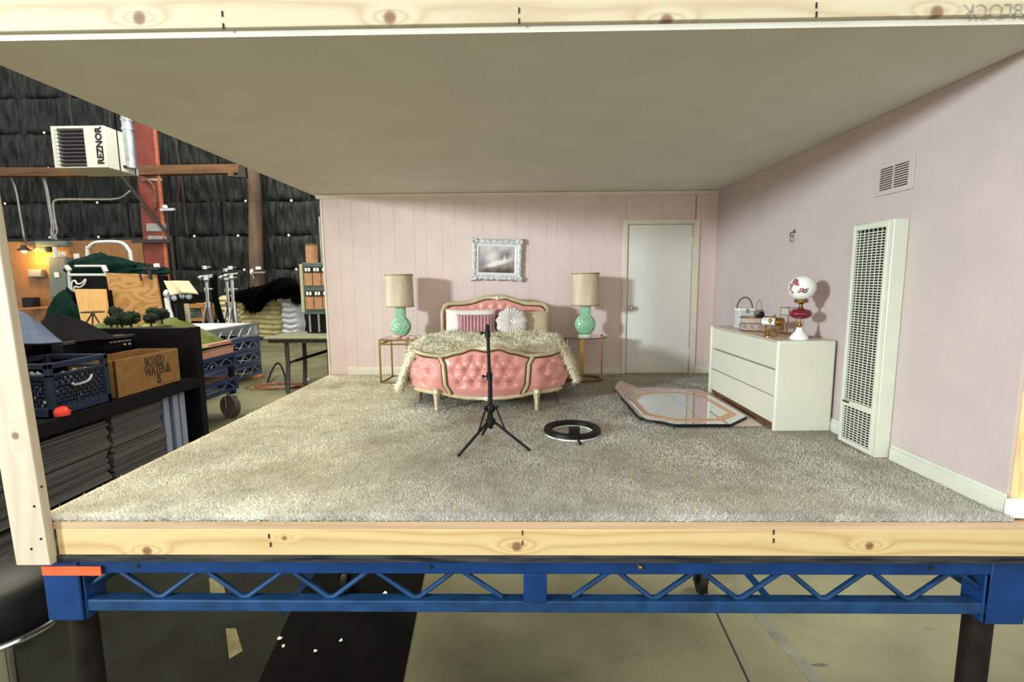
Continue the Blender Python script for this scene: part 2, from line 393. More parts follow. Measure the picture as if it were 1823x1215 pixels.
for j, z in enumerate(seams[:-1]):
    for i in range(13):
        x = -50+i*3.9+(j % 2)*.25+random.uniform(-.1, .1)
        if z > 14 and x > -26 : continue
        o = inst('insulation_panel', bl[(i*3+j*5) % 7], wf, (x, YW+.40, z), (0, 0, 0), (random.choice((-1, 1)), 1, 1))
        if x > -46 and x < -12 and -1 < z < 20 and random.random() < .62:
            inst('fastener', pinm, wf, (x+random.uniform(-.3, .3), YW-.02, z+2.7), (PI/2, 0, 0))

# ================================================================== SETTING: the bedroom set
sub = struct(MB().box(-2.56, 2.62, .0, 4.16, -.043, -.012).build('floor', M_['ply']), 'plywood sheet under the bedroom carpet', 'floor')
wb = struct(MB().box(XL, XR+.03, YB+.04, YB+.10, 0, HC).build('wall_back', M_['pink']), 'pink grooved panel wall behind the bed', 'wall')
x = XL+.03; pat = [.20, .17, .23, .13, .19, .26, .15, .21, .17, .24, .12, .22]; k = 0
DX0, DX1, DH = 1.43, 2.255, 1.935
while x < XR-.005:
    wd = pat[k % len(pat)]; x1 = min(x+wd, XR); k += 1
    if XR-x1 < .07: x1 = XR
    segs = [(x, x1)]
    for (a, b_) in segs:
        if b_ <= DX0+.01 or a >= DX1-.01: zs = 0
        else: zs = DH
        if zs and a < DX0-.01:
            MB().box(a+.0004, DX0-.03, YB, YB+.038, 0, HC).build('wall_plank', M_['pink'], wb, bevel=.0010, seg=1); a = DX0-.028
        if zs and b_ > DX1+.01:
            MB().box(DX1+.03, b_-.0004, YB, YB+.038, 0, HC).build('wall_plank', M_['pink'], wb, bevel=.0010, seg=1); b_ = DX1+.028
        MB().box(a+.0004, b_-.0004, YB, YB+.038, zs+(.02 if zs else 0), HC).build('wall_plank', M_['pink'], wb, bevel=.0010, seg=1)
    x = x1
struct(MB().box(XL, XL+.028, YB-.004, YB+.036, 0, HC-.045).build('trim_1', M_['cream'], bevel=.003), 'narrow cream edge strip at the open left end of the pink wall', 'trim')
struct(MB().box(XL-.04, XR-.002, YB-.03, YB-.001, HC-.04, HC-.002).box(XL-.04, XR-.002, YB-.018, YB-.001, HC-.055, HC-.04).build('trim_2', M_['cream'], bevel=.004), 'thin cream moulding along the top of the pink back wall', 'trim')
wr = struct(MB().box(XR, XR+.022, .085, YB+.1, 0, HC).build('wall_right', M_['pinkR']), 'pink textured right wall with the tall wall heater', 'wall')
ce = struct(MB().box(-2.633, 2.72, -.004, YB+.12, HC+.002, HC+.03).build('ceiling', M_['ceil']), 'plain beige grey board ceiling of the bedroom set', 'ceiling')
def baseboard(name, a, b, label, right=False):
    m = MB()
    if right: m.box(XR-.02, XR-.001, a, b, 0, .085); m.box(XR-.013, XR-.001, a, b, .085, .11)
    else: m.box(a, b, YB-.02, YB-.001, 0, .085); m.box(a, b, YB-.013, YB-.001, .085, .10)
    return struct(m.build(name, M_['enamel'] if right else M_['cream'], bevel=.003), label, 'baseboard')
baseboard('baseboard_back', -2.26, 1.36, 'cream baseboard along the pink wall behind the bed')
baseboard('baseboard_back', 2.336, XR-.022, 'short cream baseboard between the door and the right corner')
baseboard('baseboard_right', 1.26, YB-.002, 'pale baseboard behind the dresser on the right wall', True)
baseboard('baseboard_right', .075, .865, 'pale green white baseboard in front of the wall heater', True)
# door and casing
d1 = struct(MB().box(DX0+.006, DX1-.006, YB-.004, YB+.034, .012, DH-.004).build('door_1', M_['door'], bevel=.003), 'plain white flush door with a round knob beside the dresser', 'door')
kn = MB().lathe([(.035, 0), (.035, .008), (.014, .012), (.013, .04), (.028, .05), (.032, .066), (.024, .078), (.001, .082)], (0, 0, 0), 20, Matrix.Translation((1.475, YB-.004, .872)) @ Matrix.Rotation(PI/2, 4, 'X'))
kn.build('door_knob', M_['nickel'], d1)
for z in (.28, 1.72): MB().cyl((DX1-.002, YB-.010, z-.05), (DX1-.002, YB-.010, z+.05), .008).build('hinge', M_['cream'], d1)
cs = MB(); o0, o1, oh = 1.363, 2.332, 1.995
cs.box(o0, DX0-.012, YB-.022, YB-.001, 0, oh).box(DX1+.012, o1, YB-.022, YB-.001, 0, oh).box(DX0-.012, DX1+.012, YB-.022, YB-.001, DH+.012, oh)
cs.box(DX0-.012, DX0, YB-.012, YB+.03, 0, DH+.012).box(DX1, DX1+.012, YB-.012, YB+.03, 0, DH+.012).box(DX0, DX1, YB-.012, YB+.03, DH, DH+.012)
struct(cs.build('trim_3', M_['cream'], bevel=.004), 'cream casing around the flush bedroom door', 'trim')

# carpet: backing plus pile
cb = struct(MB().box(-2.52, XR-.022, .015, YB-.02, -.012, .001).build('floor', mat('carpet_backing', (150, 142, 118), .95, var=.15, scale=10)), 'beige wall to wall carpet of the bedroom set', 'carpet')
cm = bpy.data.materials.new('carpet_pile'); t, b, N, Lk = nodes(cm)
tc = N('ShaderNodeTexCoord'); at1 = N('ShaderNodeAttribute'); at1.attribute_name = 'tint'
n1 = N('ShaderNodeTexNoise'); n1.inputs['Scale'].default_value = 1.7; n1.inputs['Detail'].default_value = 7; n1.inputs['Roughness'].default_value = .62; Lk(tc.outputs['Object'], n1.inputs['Vector'])
ad = N('ShaderNodeMath'); ad.operation = 'MULTIPLY_ADD'; Lk(at1.outputs['Fac'], ad.inputs[0]); ad.inputs[1].default_value = .13; Lk(n1.outputs[0], ad.inputs[2])
rp = N('ShaderNodeValToRGB'); rp.color_ramp.elements[0].position = .40; rp.color_ramp.elements[1].position = .72
rp.color_ramp.elements[0].color = lin((142, 137, 124))+(1,); rp.color_ramp.elements[1].color = lin((220, 217, 205))+(1,)
Lk(ad.outputs[0], rp.inputs[0]); Lk(rp.outputs[0], b.inputs['Base Color']); b.inputs['Roughness'].default_value = .95; b.inputs['Sheen Weight'].default_value = .2
n = 420000
yy = .02+(YB-.05)*rng.random(n)**1.55
P = np.stack([rng.uniform(-2.515, XR-.028, n), yy, np.full(n, -.004)], 1)
e = 26000; P[:e, 1] = rng.uniform(.012, .05, e)
sc = .7+.75*np.clip(yy/YB, 0, 1)**.8
wave = .5+.5*np.sin(P[:, 0]*3.1+1.5*np.sin(P[:, 1]*2.3))
ln = rng.uniform(.007, .013, n)*(.85+.3*wave)
ln[:e] = rng.uniform(.012, .024, e)
NN = np.stack([.25*np.sin(P[:, 1]*3+P[:, 0]), .25*np.cos(P[:, 0]*2.2), np.ones(n)], 1); NN[:e, 1] -= .35
pile = spikes('carpet_pile', P, NN, ln,   .0034*sc, .55, cm, cb, tint=rng.random(n))

# framing lumber round the opening
KH = [at(248, 32, -.03), at(694, 31, -.03), at(1187, 37, -.03), at(1668, 22, -.03)]
M_['pineT'] = pine('pale_sawn_pine', (194, 184, 155), (168, 138, 100), 'X', [(p.x, p.z-(HC+.03), .03) for p in KH], 10, .55)
hb = MB((0, 0, HC+.03)).box(-2.85, 2.85, -.03, .05, HC+.0305, HC+.178).build('header_board', M_['pineT'], bevel=.004)
tag(hb, 'pale knotty pine board running across the top of the set opening', 'board')
KB = [at(263, 981, .0), at(920, 973, .0), at(1547, 972, .0), at(507, 958, 0)]
M_['pineB'] = pine('yellow_pine', (204, 180, 130), (172, 134, 78), 'X', [(p.x, p.z+.19, r) for p, r in zip(KB, (.026, .027, .022, .013))], 13, .6)
bb = MB((0, 0, -.19)).box(-2.40, 2.75, -.004, .06, -.1855, -.0435).build('floor_board', M_['pineB'], bevel=.003)
tag(bb, 'yellow pine board under the carpet edge above the blue truss', 'board')
pe = MB((0, 0, -.043)).box(-2.40, 2.75, -.002, .0, -.0432, -.002).build('plywood_strip', M_['ply'])
tag(pe, 'tan plywood edge strip between the carpet and the pine board', 'board')
def nails(o, pts, Y, org):
    for (px, py) in pts:
        p = at(px, py, Y)-Vector(org); MB().box(p.x-.003, p.x+.003, p.y-.004, p.y+.002, p.z-.012, p.z+.012).build('staple', M_['dark'], o)
nails(hb, [(396, 25), (398, 47), (924, 19), (924, 38), (1453, 10), (1453, 26)], -.03, (0, 0, HC+.03))
nails(bb, [(479, 955), (482, 970), (930, 949), (930, 967), (1377, 948), (1377, 963)], -.004, (0, 0, -.19))
# pencilled word on the header, upside down
def text(name, body, size, m, parent, M, ext=.002, xs=1.0, bold=0):
    cu = bpy.data.curves.new(name, 'FONT'); cu.body = body; cu.size = size; cu.extrude = ext; cu.align_x = 'CENTER'; cu.align_y = 'CENTER'; cu.resolution_u = 3; cu.offset = bold
    tmp = bpy.data.objects.new('tmp', cu); COL.objects.link(tmp); dg = bpy.context.evaluated_depsgraph_get()
    me = bpy.data.meshes.new_from_object(tmp.evaluated_get(dg)); bpy.data.objects.remove(tmp); bpy.data.curves.remove(cu)
    me.name = name; me.materials.clear(); me.materials.append(m); me.transform(M @ Matrix.Scale(xs, 4, (1, 0, 0)))
    o = bpy.data.objects.new(name, me); COL.objects.link(o); o.parent = parent; return o
p = at(1768, 17, -.031)-Vector((0, 0, HC+.03))
text('pencil_writing', 'BLOCK', .075, M_['pencil'], hb, Matrix.Translation(p) @ Matrix.Rotation(PI/2, 4, 'X') @ Matrix.Rotation(PI, 4, 'Z'), .0008, 1.1)
# left post, leaning a little
xr0 = lambda z: -2.408-.030*(z+.2)
kp = at(29, 776, -.04)
M_['pineL'] = pine('pale_post_pine', (196, 185, 162), (174, 150, 114), 'Z', [(kp.z+.22, kp.x+2.5, .02)], 8, .35)
z0, z1 = -.222, HC+.02
def postv(z): return [(xr0(z)-.185, -.045, z), (xr0(z)-.0, -.045, z), (xr0(z), .0, z), (xr0(z)-.185, .0, z)]
lp = MB((-2.5, 0, -.22)).add(postv(z0)+postv(z1), [(3, 2, 1, 0), (4, 5, 6, 7), (0, 1, 5, 4), (1, 2, 6, 5), (2, 3, 7, 6), (3, 0, 4, 7)]).build('corner_post', M_['pineL'], bevel=.006)
tag(lp, 'pale pine upright at the open left corner of the set', 'post')
for (px, py) in ((73, 960), (56, 978), (74, 867), (61, 902)):
    p = at(px, py, -.045)-Vector((-2.5, 0, -.22)); MB().ball(p, .007, .004, .007, 8, 6).build('nail', M_['dark'], lp)
rp_ = MB((2.66, .1, 0)).box(XR+.024, 2.78, .06, .16, .0, HC).build('corner_post', pine('warm_post_pine', (232, 206, 150), (190, 140, 76), 'Z', [(.36, -.03, .03)], 8, .5), bevel=.005)
tag(rp_, 'pine upright at the right end of the set beside the pink wall', 'post')
wp = MB((2.58, .07, 0)).box(XR-.03, XR+.12, .032, .059, .0, .098).build('end_block', M_['white'], bevel=.004)
tag(wp, 'white painted block at the foot of the right pine upright', 'block')

# ------------------------------------------------------------------ blue platform
pf = thing('stage_platform', 'blue steel truss platform carrying the bedroom set', 'platform', (0, 0, ZF))
o3 = (0, 0, ZF)
def P(): return MB(o3)
P().box(-2.56, 2.70, -.012, 4.15, -.222, -.187).build('deck_edge', M_['dirty'], pf, bevel=.003)
P().box(-2.50, 2.64, .02, .11, -.306, -.2225).build('top_chord', M_['blue'], pf, bevel=.008)
tb = P().box(-2.48, 2.62, .03, .10, -.532, -.466).build('bottom_chord', M_['blueD'], pf, bevel=.008)
P().box(.045, .169, .022, .10, -.468, -.304).build('centre_plate', M_['blue'], pf, bevel=.005)
def zig(pts):
    q = [at(x, y, .065) for x, y in pts]; out = []
    for i, p in enumerate(q):
        top = i % 2 == 1
        z = -.312 if top else -.462; w_ = .018
        if 0 < i < len(q)-1: out += [Vector((p.x-w_, .065, z)), Vector((p.x+w_, .065, z))]
        else: out.append(Vector((p.x, .065, z)))
    P().tube(out, .014, 8).build('truss_rod', M_['blueD'], pf)
zig([(138, 1094), (208, 1036), (289, 1090), (362, 1034), (439.5, 1087), (513.5, 1030), (591, 1087), (663, 1028), (742, 1084), (816, 1026), (894, 1081)])
zig([(1019, 1083), (1092, 1023), (1163, 1080), (1243, 1022), (1314, 1077), (1397, 1021), (1465, 1073), (1546, 1018), (1615, 1073), (1698, 1016), (1766, 1073)])
for px in (246, 768, 1656):
    p = at(px, 1016, .02); P().lathe([(.012, 0), (.012, .004)], (0, 0, 0), 12, Matrix.Translation((p.x, .0205, -.262)) @ Matrix.Rotation(PI/2, 4, 'X')).build('bolt_hole', M_['dark'], pf)
p = at(1139, 1011, .02); P().lathe([(.014, 0), (.010, .015), (.002, .018)], (0, 0, 0), 10, Matrix.Translation((p.x, .0205, -.258)) @ Matrix.Rotation(PI/2, 4, 'X')).build('bolt', M_['gold'], pf)
for sx, xa, xb in ((-1, -2.52, -2.325), (1, 2.46, 2.655)):
    m = P()
    m.box(xa, xb, .012, .026, -.575, -.222)
    xo = xa if sx < 0 else xb; xi = xb if sx < 0 else xa
    m.box(min(xo, xo-sx*.014), max(xo, xo-sx*.014), .026, .20, -.575, -.222)
    m.box(min(xi, xi-sx*.014), max(xi, xi-sx*.014), .026, .16, -.575, -.306)
    m.build('corner_bracket', M_['blue'], pf, bevel=.012)
    # side trusses
    xs_ = xo-sx*.05
    P().box(xs_-.035, xs_+.035, .2, 4.1, -.306, -.2225).build('side_top_chord', M_['blue'], pf)
    P().box(xs_-.03, xs_+.03, .2, 4.1, -.532, -.466).build('side_bottom_chord', M_['blueD'], pf)
    q = [Vector((xs_, .25+i*.24, -.312 if i % 2 else -.462)) for i in range(16)]
    P().tube(q, .014, 8).build('truss_rod', M_['blueD'], pf)
    for y in (.12, 4.0):
        xc = (2.52 if sx > 0 else -2.43)
        P().cyl((xc, y, ZF+.28), (xc, y, -.23), .066, n=20).build('leg', M_['pipe'], pf)
        P().lathe([(.15, -.045), (.16, 0), (.15, .045)], (0, 0, 0), 20, Matrix.Translation((xc, y, ZF+.16)) @ Matrix.Rotation(PI/2, 4, 'Y')).box(xc-.09, xc-.06, y-.05, y+.05, ZF+.16, ZF+.34).box(xc+.06, xc+.09, y-.05, y+.05, ZF+.16, ZF+.34).build('caster', M_['black'], pf)
P().box(-2.45, 2.6, 4.02, 4.1, -.306, -.2225).build('back_chord', M_['blue'], pf)
P().bar(at(1300, 985, 2.0), at(1384, 1085, 2.0), .09, .06).build('brace', M_['blue'], pf)
P().bar(at(560, 1015, 2.0), at(505, 1090, 2.0), .07, .05).build('brace', M_['blueD'], pf)
tp = P()
a0, a1 = -2.512, at(178, 1020, .0).x
tp.box(a0, a1, .004, .011, -.308, -.258).build('orange_tape', M_['tape'], pf, label='strip of bright orange cloth tape')

# floor things under the platform
ms = MB((-4, 4, ZF)).prism([atz(*p, ZF+.002) for p in [(-900, 1300), (423, 1300), (558, 1000), (-200, 1000)]], (0, 0, .010)).build('vinyl_mat', M_['olive'])
tag(ms, 'dark olive vinyl floor covering left of the black rubber mat', 'mat')
mpts = [(424, 1300), (700, 1300), (760, 1000), (560, 1000)]
mm = MB((-1, 4, ZF)).prism([atz(*p, ZF+.004) for p in mpts], (0, 0, .015)).build('rubber_mat', M_['rub'])
tag(mm, 'black rubber mat on the concrete under the blue platform', 'mat')
def scrap(px, py, s, lab, m=None):
    p = atz(px, py, ZF+.02); r = random.Random(px); pts = []
    for i in range(7): a = i*2*PI/7; pts.append(p+Vector((math.cos(a)*s*r.uniform(.5, 1.1), math.sin(a)*s*r.uniform(.5, 1.1), r.uniform(0, .02))))
    tag(MB(p).prism(pts, (0, 0, .012)).build('paper_scrap', m or M_['scrap']), lab, 'scrap', 'litter on the floor under the platform')
scrap(685, 1059, .05, 'largest white paper scrap on the black rubber mat')
scrap(562, 1162, .025, 'tiny white scrap in the middle of the rubber mat'); scrap(499, 1139, .035, 'white scrap on the left edge of the rubber mat')
scrap(505, 1153, .02, 'tiny speck just below the white scrap at the mat edge'); scrap(607, 1143, .02, 'tiny white speck on the right of the rubber mat')
for (q, lab) in ((((372, 1030), (395, 1030), (407, 1083), (377, 1086)), 'upper worn yellow tape patch on the floor behind the truss'), (((402, 1120), (420, 1120), (432, 1160), (408, 1175)), 'lower worn yellow tape patch on the floor below the truss')):
    tag(MB(atz(*q[0], ZF)).prism([atz(*p, ZF+.013) for p in q], (0, 0, .004)).build('floor_tape', M_['ytape']), lab, 'tape')
# ================================================================== BED
XC = -.29
bed = thing('upholstered_bed', 'pink tufted satin bed with carved cream frame and bowed footboard', 'bed', (XC, 2.95, 0))
ob = (XC, 2.95, 0)
def B(): return MB(ob)
def interp(tab):
    xs = [a for a, _ in tab]; ys = [b for _, b in tab]
    def f(x):
        x = min(max(x, xs[0]), xs[-1])
        for i in range(len(xs)-1):
            if x <= xs[i+1]:
                t = (x-xs[i])/(xs[i+1]-xs[i]); t = t*t*(3-2*t); return ys[i]+(ys[i+1]-ys[i])*t
        return ys[-1]
    return f
zt = interp([(0, .585), (.115, .604), (.25, .563), (.40, .526), (.54, .530), (.74, .560)])
zb = interp([(0, .112), (.15, .120), (.30, .140), (.40, .165), (.74, .172)])
sout = interp([(.15, .66), (.22, .71), (.30, .745), (.42, .74), (.60, .715)])
sin_ = interp([(.10, .30), (.157, .315), (.27, .355), (.444, .365), (.50, .39), (.56, .435)])
def foot(s, z, out=0):
    a = abs(s); yb = 2.215+.30*(a/.74)**4
    bl_ = .055*math.sin(PI*min(max((z-.1)/.5, 0), 1))
    nx = .30*4*(a/.74)**3/.74*(1 if s > 0 else -1); l = math.sqrt(1+nx*nx)
    return Vector((XC+(s+nx/l*out*.7)*1.055, yb-bl_-out/l, z))
def buttons_dent(s, z, btn, r=.036, d=.042):
    v = 0
    for (bs, bz) in btn:
        q = ((s-bs)**2+((z-bz)*1.05)**2)/(r*r)
        if q < 16: v -= d*(math.exp(-q)+.35*math.exp(-q/5))
    return v
def crease(s, z, btn):
    """folds running between neighbouring buttons"""
    v = 0.0
    for i in range(len(btn)):
        for j in range(i+1, len(btn)):
            a = Vector(btn[i]); b = Vector(btn[j]); l = (b-a).length
            if l > .165: continue
            p = Vector((s, z)); t = max(0, min(1, (p-a).dot(b-a)/(l*l))); dd = (p-(a+(b-a)*t)).length
            v = min(v, -.009*math.exp(-(dd/.012)**2))
    return v
cz = lambda cx, cy: ((cx-905)/990*1.02, 1.141-cy*.001025)
bc = [cz(x, y) for x, y in ((680, 625), (795, 618), (905, 620), (1015, 620), (1130, 628), (615, 735), (740, 735), (860, 735), (965, 738), (1075, 735), (1190, 735), (675, 850), (800, 845), (910, 848), (1025, 850), (1135, 848))]
bl2 = [cz(x, y) for x, y in ((240, 640), (345, 640), (285, 745), (405, 742), (245, 862), (365, 862))]
br2 = [cz(x, y) for x, y in ((1455, 635), (1570, 635), (1400, 740), (1520, 735), (1615, 720), (1450, 850), (1565, 840))]
def panel(side):
    btn = {0: bc, -1: bl2, 1: br2}[side]; m = B()
    def fn(u, v):
        # v: bottom to top, u: across
        zm = .14+v*.40
        for _ in range(3):
            if side == 0: s = (2*u-1)*(sin_(zm)-.004)
            else: s = side*(sin_(zm)+.03+u*(sout(zm)-sin_(zm)-.03))
            lo, hi = zb(abs(s))+.012, zt(abs(s))-.022
            zm = lo+(hi-lo)*v
        z = zm
        e = min(1, 4.5*min(u, 1-u) if side == 0 else 4.5*u)*min(1, 5*min(v, 1-v)); e = max(e, 0)**.6
        o = .008+e*(.038+buttons_dent(s, z, btn)+crease(s, z, btn))
        return foot(s, z, o)
    m.grid(fn, 84 if side == 0 else 50, 60); pn = m.build('tufted_panel', M_['satin'], bed, smooth=180)
    for (s, z) in btn:
        q = foot(s, z, .008); B().ball(q, .006, .004, .006, 10, 6).build('button', M_['satin'], pn)
for sd in (-1, 0, 1): panel(sd)
# solid core behind the panels so that the footboard has a back
def core(u, v):
    s = (2*u-1)*.72; z = zb(abs(s))+.01+(zt(abs(s))-zb(abs(s))-.03)*v; return foot(s, z, -.04)
B().sheet(core, 40, 10, (0, .035, 0)).build('footboard_core', M_['frameC'], bed, smooth=60)
ss = [i/40*1.44-.72 for i in range(41)]
B().tube([foot(s, zt(abs(s)), .012) for s in ss], .017, 8, sq=1.3).build('top_rail', M_['frameC'], bed, smooth=180)
B().tube([foot(s, zt(abs(s))-.024, .016) for s in ss], .006, 6).build('gilt_line', M_['gilt'], bed, smooth=180)
B().tube([foot(s, zb(abs(s)), .010) for s in ss if abs(s) < .69], .021, 8, sq=1.2).build('bottom_rail', M_['frameC'], bed, smooth=180)
for sd in (-1, 1):
    zz = [.13+.395*i/16 for i in range(17)]
    B().tube([foot(sd*(sin_(z)+.014), z, .022) for z in zz], .0145, 8, sq=1.2).build('curved_upright', M_['frameC'], bed, smooth=180)
    for off in (-.008, .036): B().tube([foot(sd*(sin_(z)+off), z, .018) for z in zz], .006, 6).build('gilt_line', M_['gilt'], bed, smooth=180)
    B().tube([foot(sd*sout(z), z, -.012) for z in zz], .016, 8).build('end_upright', M_['frameC'], bed, smooth=180)
    # cabriole front legs and dark splayed rear pegs
    x = XC+sd*.478; y = 2.195
    prof = [(0, .215, .030), (0, .19, .040), (0, .16, .036), (0, .12, .028), (0, .07, .022), (0, .025, .019), (0, .0, .022)]
    B().tube([(x, y-.004*i, z) for i, (_, z, r) in enumerate(prof)], [r for *_, r in prof], 10).build('front_leg', M_['frameC'], bed, smooth=180)
    B().tube([(x, y-.05, .06), (x, y-.045, .15)], .006, 6).ball((x, y-.043, .185), .022, .012, .022, 10, 8).build('leg_carving', M_['cream'], bed)
    B().cyl((XC+sd*.68, 2.47, .17), (XC+sd*.70, 2.47, 0), .022, .010, 8).build('back_peg', M_['brown'], bed)
    B().cyl((XC+sd*.60, 3.62, .25), (XC+sd*.60, 3.62, 0), .025, .02, 8).build('headboard_leg', M_['frameC'], bed)
def carving(c, wd, ht, nm):
    m = B(); r = random.Random(int(c[2]*1000))
    for i in range(17):
        t = i/16*2-1; a = 1-abs(t)
        m.ball((c[0]+t*wd, c[1]-.012-.012*a, c[2]+ht*(a**.7)*r.uniform(-.3, .5)), .016*(.5+a*.6), .010, .013*(.5+a*.7), 8, 6)
    m.ball((c[0], c[1]-.026, c[2]), .022, .014, .024, 10, 8); m.build(nm, M_['cream'], bed)
q = foot(0, .600, .02); carving((q.x, q.y, .603), .085, .03, 'crest_carving')
q = foot(0, .118, .02); carving((q.x, q.y, .118), .10, .012, 'apron_carving')
# headboard
YH = 3.66
top = [(789, 600), (788, 575), (788, 556), (793, 545), (802, 541), (823, 540), (842, 537), (860, 531), (875, 529), (886, 528.5), (900, 529.5), (918, 535), (936, 540), (957, 541), (968, 543), (974, 549), (976, 560), (976, 578), (976, 600)]
tp3 = [at(x, y, YH) for x, y in top]
def smooth_path(pts, k=4):
    out = []
    for i in range(len(pts)-1):
        p0 = pts[max(i-1, 0)]; p1 = pts[i]; p2 = pts[i+1]; p3 = pts[min(i+2, len(pts)-1)]
        for j in range(k):
            t = j/k; out.append(.5*((2*p1)+(-p0+p2)*t+(2*p0-5*p1+4*p2-p3)*t*t+(-p0+3*p1-3*p2+p3)*t**3))
    return out+[pts[-1]]
hp = smooth_path(tp3)
lo = [Vector((hp[0].x, YH, .22))]; hi = [Vector((hp[-1].x, YH, .22))]
full = lo+hp+hi
B().tube(full, .026, 8, sq=1.0).build('headboard_frame', M_['frameC'], bed, smooth=180)
cxh = sum(p.x for p in hp)/len(hp)
inn = [Vector((cxh+(p.x-cxh)*.955, YH-.012, p.z-.027 if p.z > .8 else p.z)) for p in full]
B().tube(inn, .007, 6).build('gilt_line', M_['gilt'], bed, smooth=180)
ztop = interp(sorted([(p.x, p.z) for p in hp[6:-6]]))
x0h, x1h = hp[0].x+.02, hp[-1].x-.02
hb_btn = [(x0h+.07+i*.118+(.059 if j % 2 else 0), .93-j*.085) for j in range(4) for i in range(11)]
def hfn(u, v):
    x = x0h+(x1h-x0h)*u; z = .25+(ztop(x)-.03-.25)*v
    e = min(1, 8*min(u, 1-u))*min(1, 8*(1-v)); return Vector((x, YH-.005-e*(.04+buttons_dent(x, z, hb_btn, .03, .024)+crease(x, z, hb_btn)), z))
B().grid(hfn, 96, 50).build('headboard_tufting', M_['satin'], bed, smooth=180)
B().prism([p+Vector((0, .004, 0)) for p in full], (0, .03, 0)).build('headboard_back', M_['frameC'], bed)
carving((at(886, 530, YH).x, YH-.014, at(886, 531, YH).z), .12, .012, 'headboard_carving')
B().box(XC-.68, XC-.65, 2.4, YH-.03, .18, .26).box(XC+.65, XC+.68, 2.4, YH-.03, .18, .26).build('side_rail', M_['frameC'], bed)
# mattress
mt = B().box(XC-.66, XC+.66, 2.47, YH-.06, .24, .54).build('mattress', M_['linen'], bed, bevel=.06, seg=4)
# pink quilt under the fur, hanging at both sides
def quilt(u, v):
    s = (2*u-1); y = 2.52+v*1.06; a = abs(s); sg = 1 if s > 0 else -1
    L_ = a*1.06
    if L_ < .69: x = L_*sg; z = .548
    else:
        t = L_-.69; x = sg*(.69+.04+.16*min(t*3, 1)); z = .545-t*1.02+.02*math.sin(y*19+a*7)
        x += sg*.02*math.sin(y*23)
    return Vector((XC+x, y, z+.006*math.sin(x*17)*math.sin(y*13)))
qo = tag(MB(ob).sheet(quilt, 60, 40, (0, 0, .012)).build('pink_quilt', M_['quilt'], smooth=60), 'dusty pink quilt hanging out below the fur throw on the bed', 'quilt')
# fur throw
fur = thing('fur_throw', 'shaggy ivory fur throw spread across the pink bed', 'throw', (XC, 2.95, .58))
FO = (XC, 2.95, .58)
def furs(u, v):
    s = 2*u-1; a = abs(s); sg = 1 if s > 0 else -1; y = 2.40+v*.90
    hw = .74; L_ = a*(1.10 if sg < 0 else 1.06)
    bump_ = .018*math.sin(s*9+v*5)+.016*math.sin(v*15+s*3)
    if L_ < hw: x = L_*sg; z = .578+.035*math.exp(-((v-.75)/.32)**2)*(1-.55*a**3)+bump_
    else:
        t = L_-hw; f = .50+.32*(1-v) if sg < 0 else .72
        x = sg*(hw+.10*math.sin(min(t*3.2, 1.5))+.05*t); z = .575-t*f*1.0+bump_*.5-.06*math.sin(min(t*3, 1.5))
        x += sg*.03*math.sin(v*9+t*5)
    z -= .05*max(0, .12-v)/.12
    return Vector((XC+x, y, z))
MB(FO).sheet(furs, 64, 36, (0, 0, -.014)).build('hide', M_['fur'], fur, smooth=60)
n = 60000; U = rng.random(n); V = rng.random(n)
e = 9000; V[:e] = rng.choice([0.0, 1.0], e)+0; U[e:2*e] = rng.choice([0.0, 1.0], e)
Pf = np.empty((n, 3)); Nf = np.empty((n, 3)); h = .004
for i in range(n):
    p = furs(U[i], V[i]); pu = furs(min(U[i]+h, 1.02), V[i])-p; pv = furs(U[i], V[i]+h)-p
    nn = pu.cross(pv); Pf[i] = p; Nf[i] = nn
Nf /= np.linalg.norm(Nf, axis=1, keepdims=True)+1e-9
Nf[:e, 1] += np.where(V[:e] > .5, .8, -.8); Nf[e:2*e, 0] += np.where(U[e:2*e] > .5, .6, -.6)
tang = rng.normal(size=(n, 3)); tang[:, 1] -= .7; tang -= (tang*Nf).sum(1, keepdims=True)*Nf; tang /= np.linalg.norm(tang, axis=1, keepdims=True); Nf = Nf*.42+tang
lumps = .75+.5*np.sin(U*40+6*np.sin(V*9))*np.sin(V*33+U*5)
spikes('fur_fibres', Pf, Nf, rng.uniform(.03, .07, n)*(.7+.4*lumps), .0048, .25, M_['furW'], fur, FO, droop=.12)

# pillows
def pillow(name, label, c, wd, ht, th, rx, rz, m, ridges=0, cat='pillow', tilt=0):
    M = Matrix.Translation(c) @ Matrix.Rotation(rz, 4, 'Z') @ Matrix.Rotation(rx, 4, 'X') @ Matrix.Rotation(tilt, 4, 'Z')
    o = MB(c)
    for sg in (-1, 1):
        def fn(u, v):
            a, b = 2*u-1, 2*v-1
            k = (max(0, 1-a**4))**.55*(max(0, 1-b**4))**.55; pin = 1-.07*(1-abs(a)**2)*abs(b)**3
            t = th/2*k
            if ridges: t *= 1+.32*abs(math.sin(PI*ridges*u))-.16
            return M @ Vector((a*wd/2*(1-.06*(1-b*b)*abs(a)**3), b*ht/2*pin, sg*t+sg*.002))
        o.grid(fn, 72 if ridges else 26, 20)
    return tag(o.build(name, m, smooth=180), label, cat)
R_ = math.radians
p = at(838, 576, 3.52); pillow('bed_pillow', 'long white pillow against the left half of the pink headboard', p, .62, .36, .16, R_(72), 0, M_['linen'])
p = at(938, 578, 3.52); pillow('bed_pillow', 'beige satin pillow against the right half of the pink headboard', p, .56, .34, .15, R_(72), 0, M_['beige'])
p = at(846, 581, 3.40); pillow('channel_pillow', 'dusty rose pillow with vertical channel ridges', p, .44, .30, .16, R_(70), .05, M_['mauve'], 11)
c = at(911, 574, 3.38)
Mr = Matrix.Translation(c) @ Matrix.Rotation(R_(72), 4, 'X')
rpw = thing('round_pillow', 'round silvery white pillow with sunburst pleats', 'pillow', c)
rp2 = MB(c)
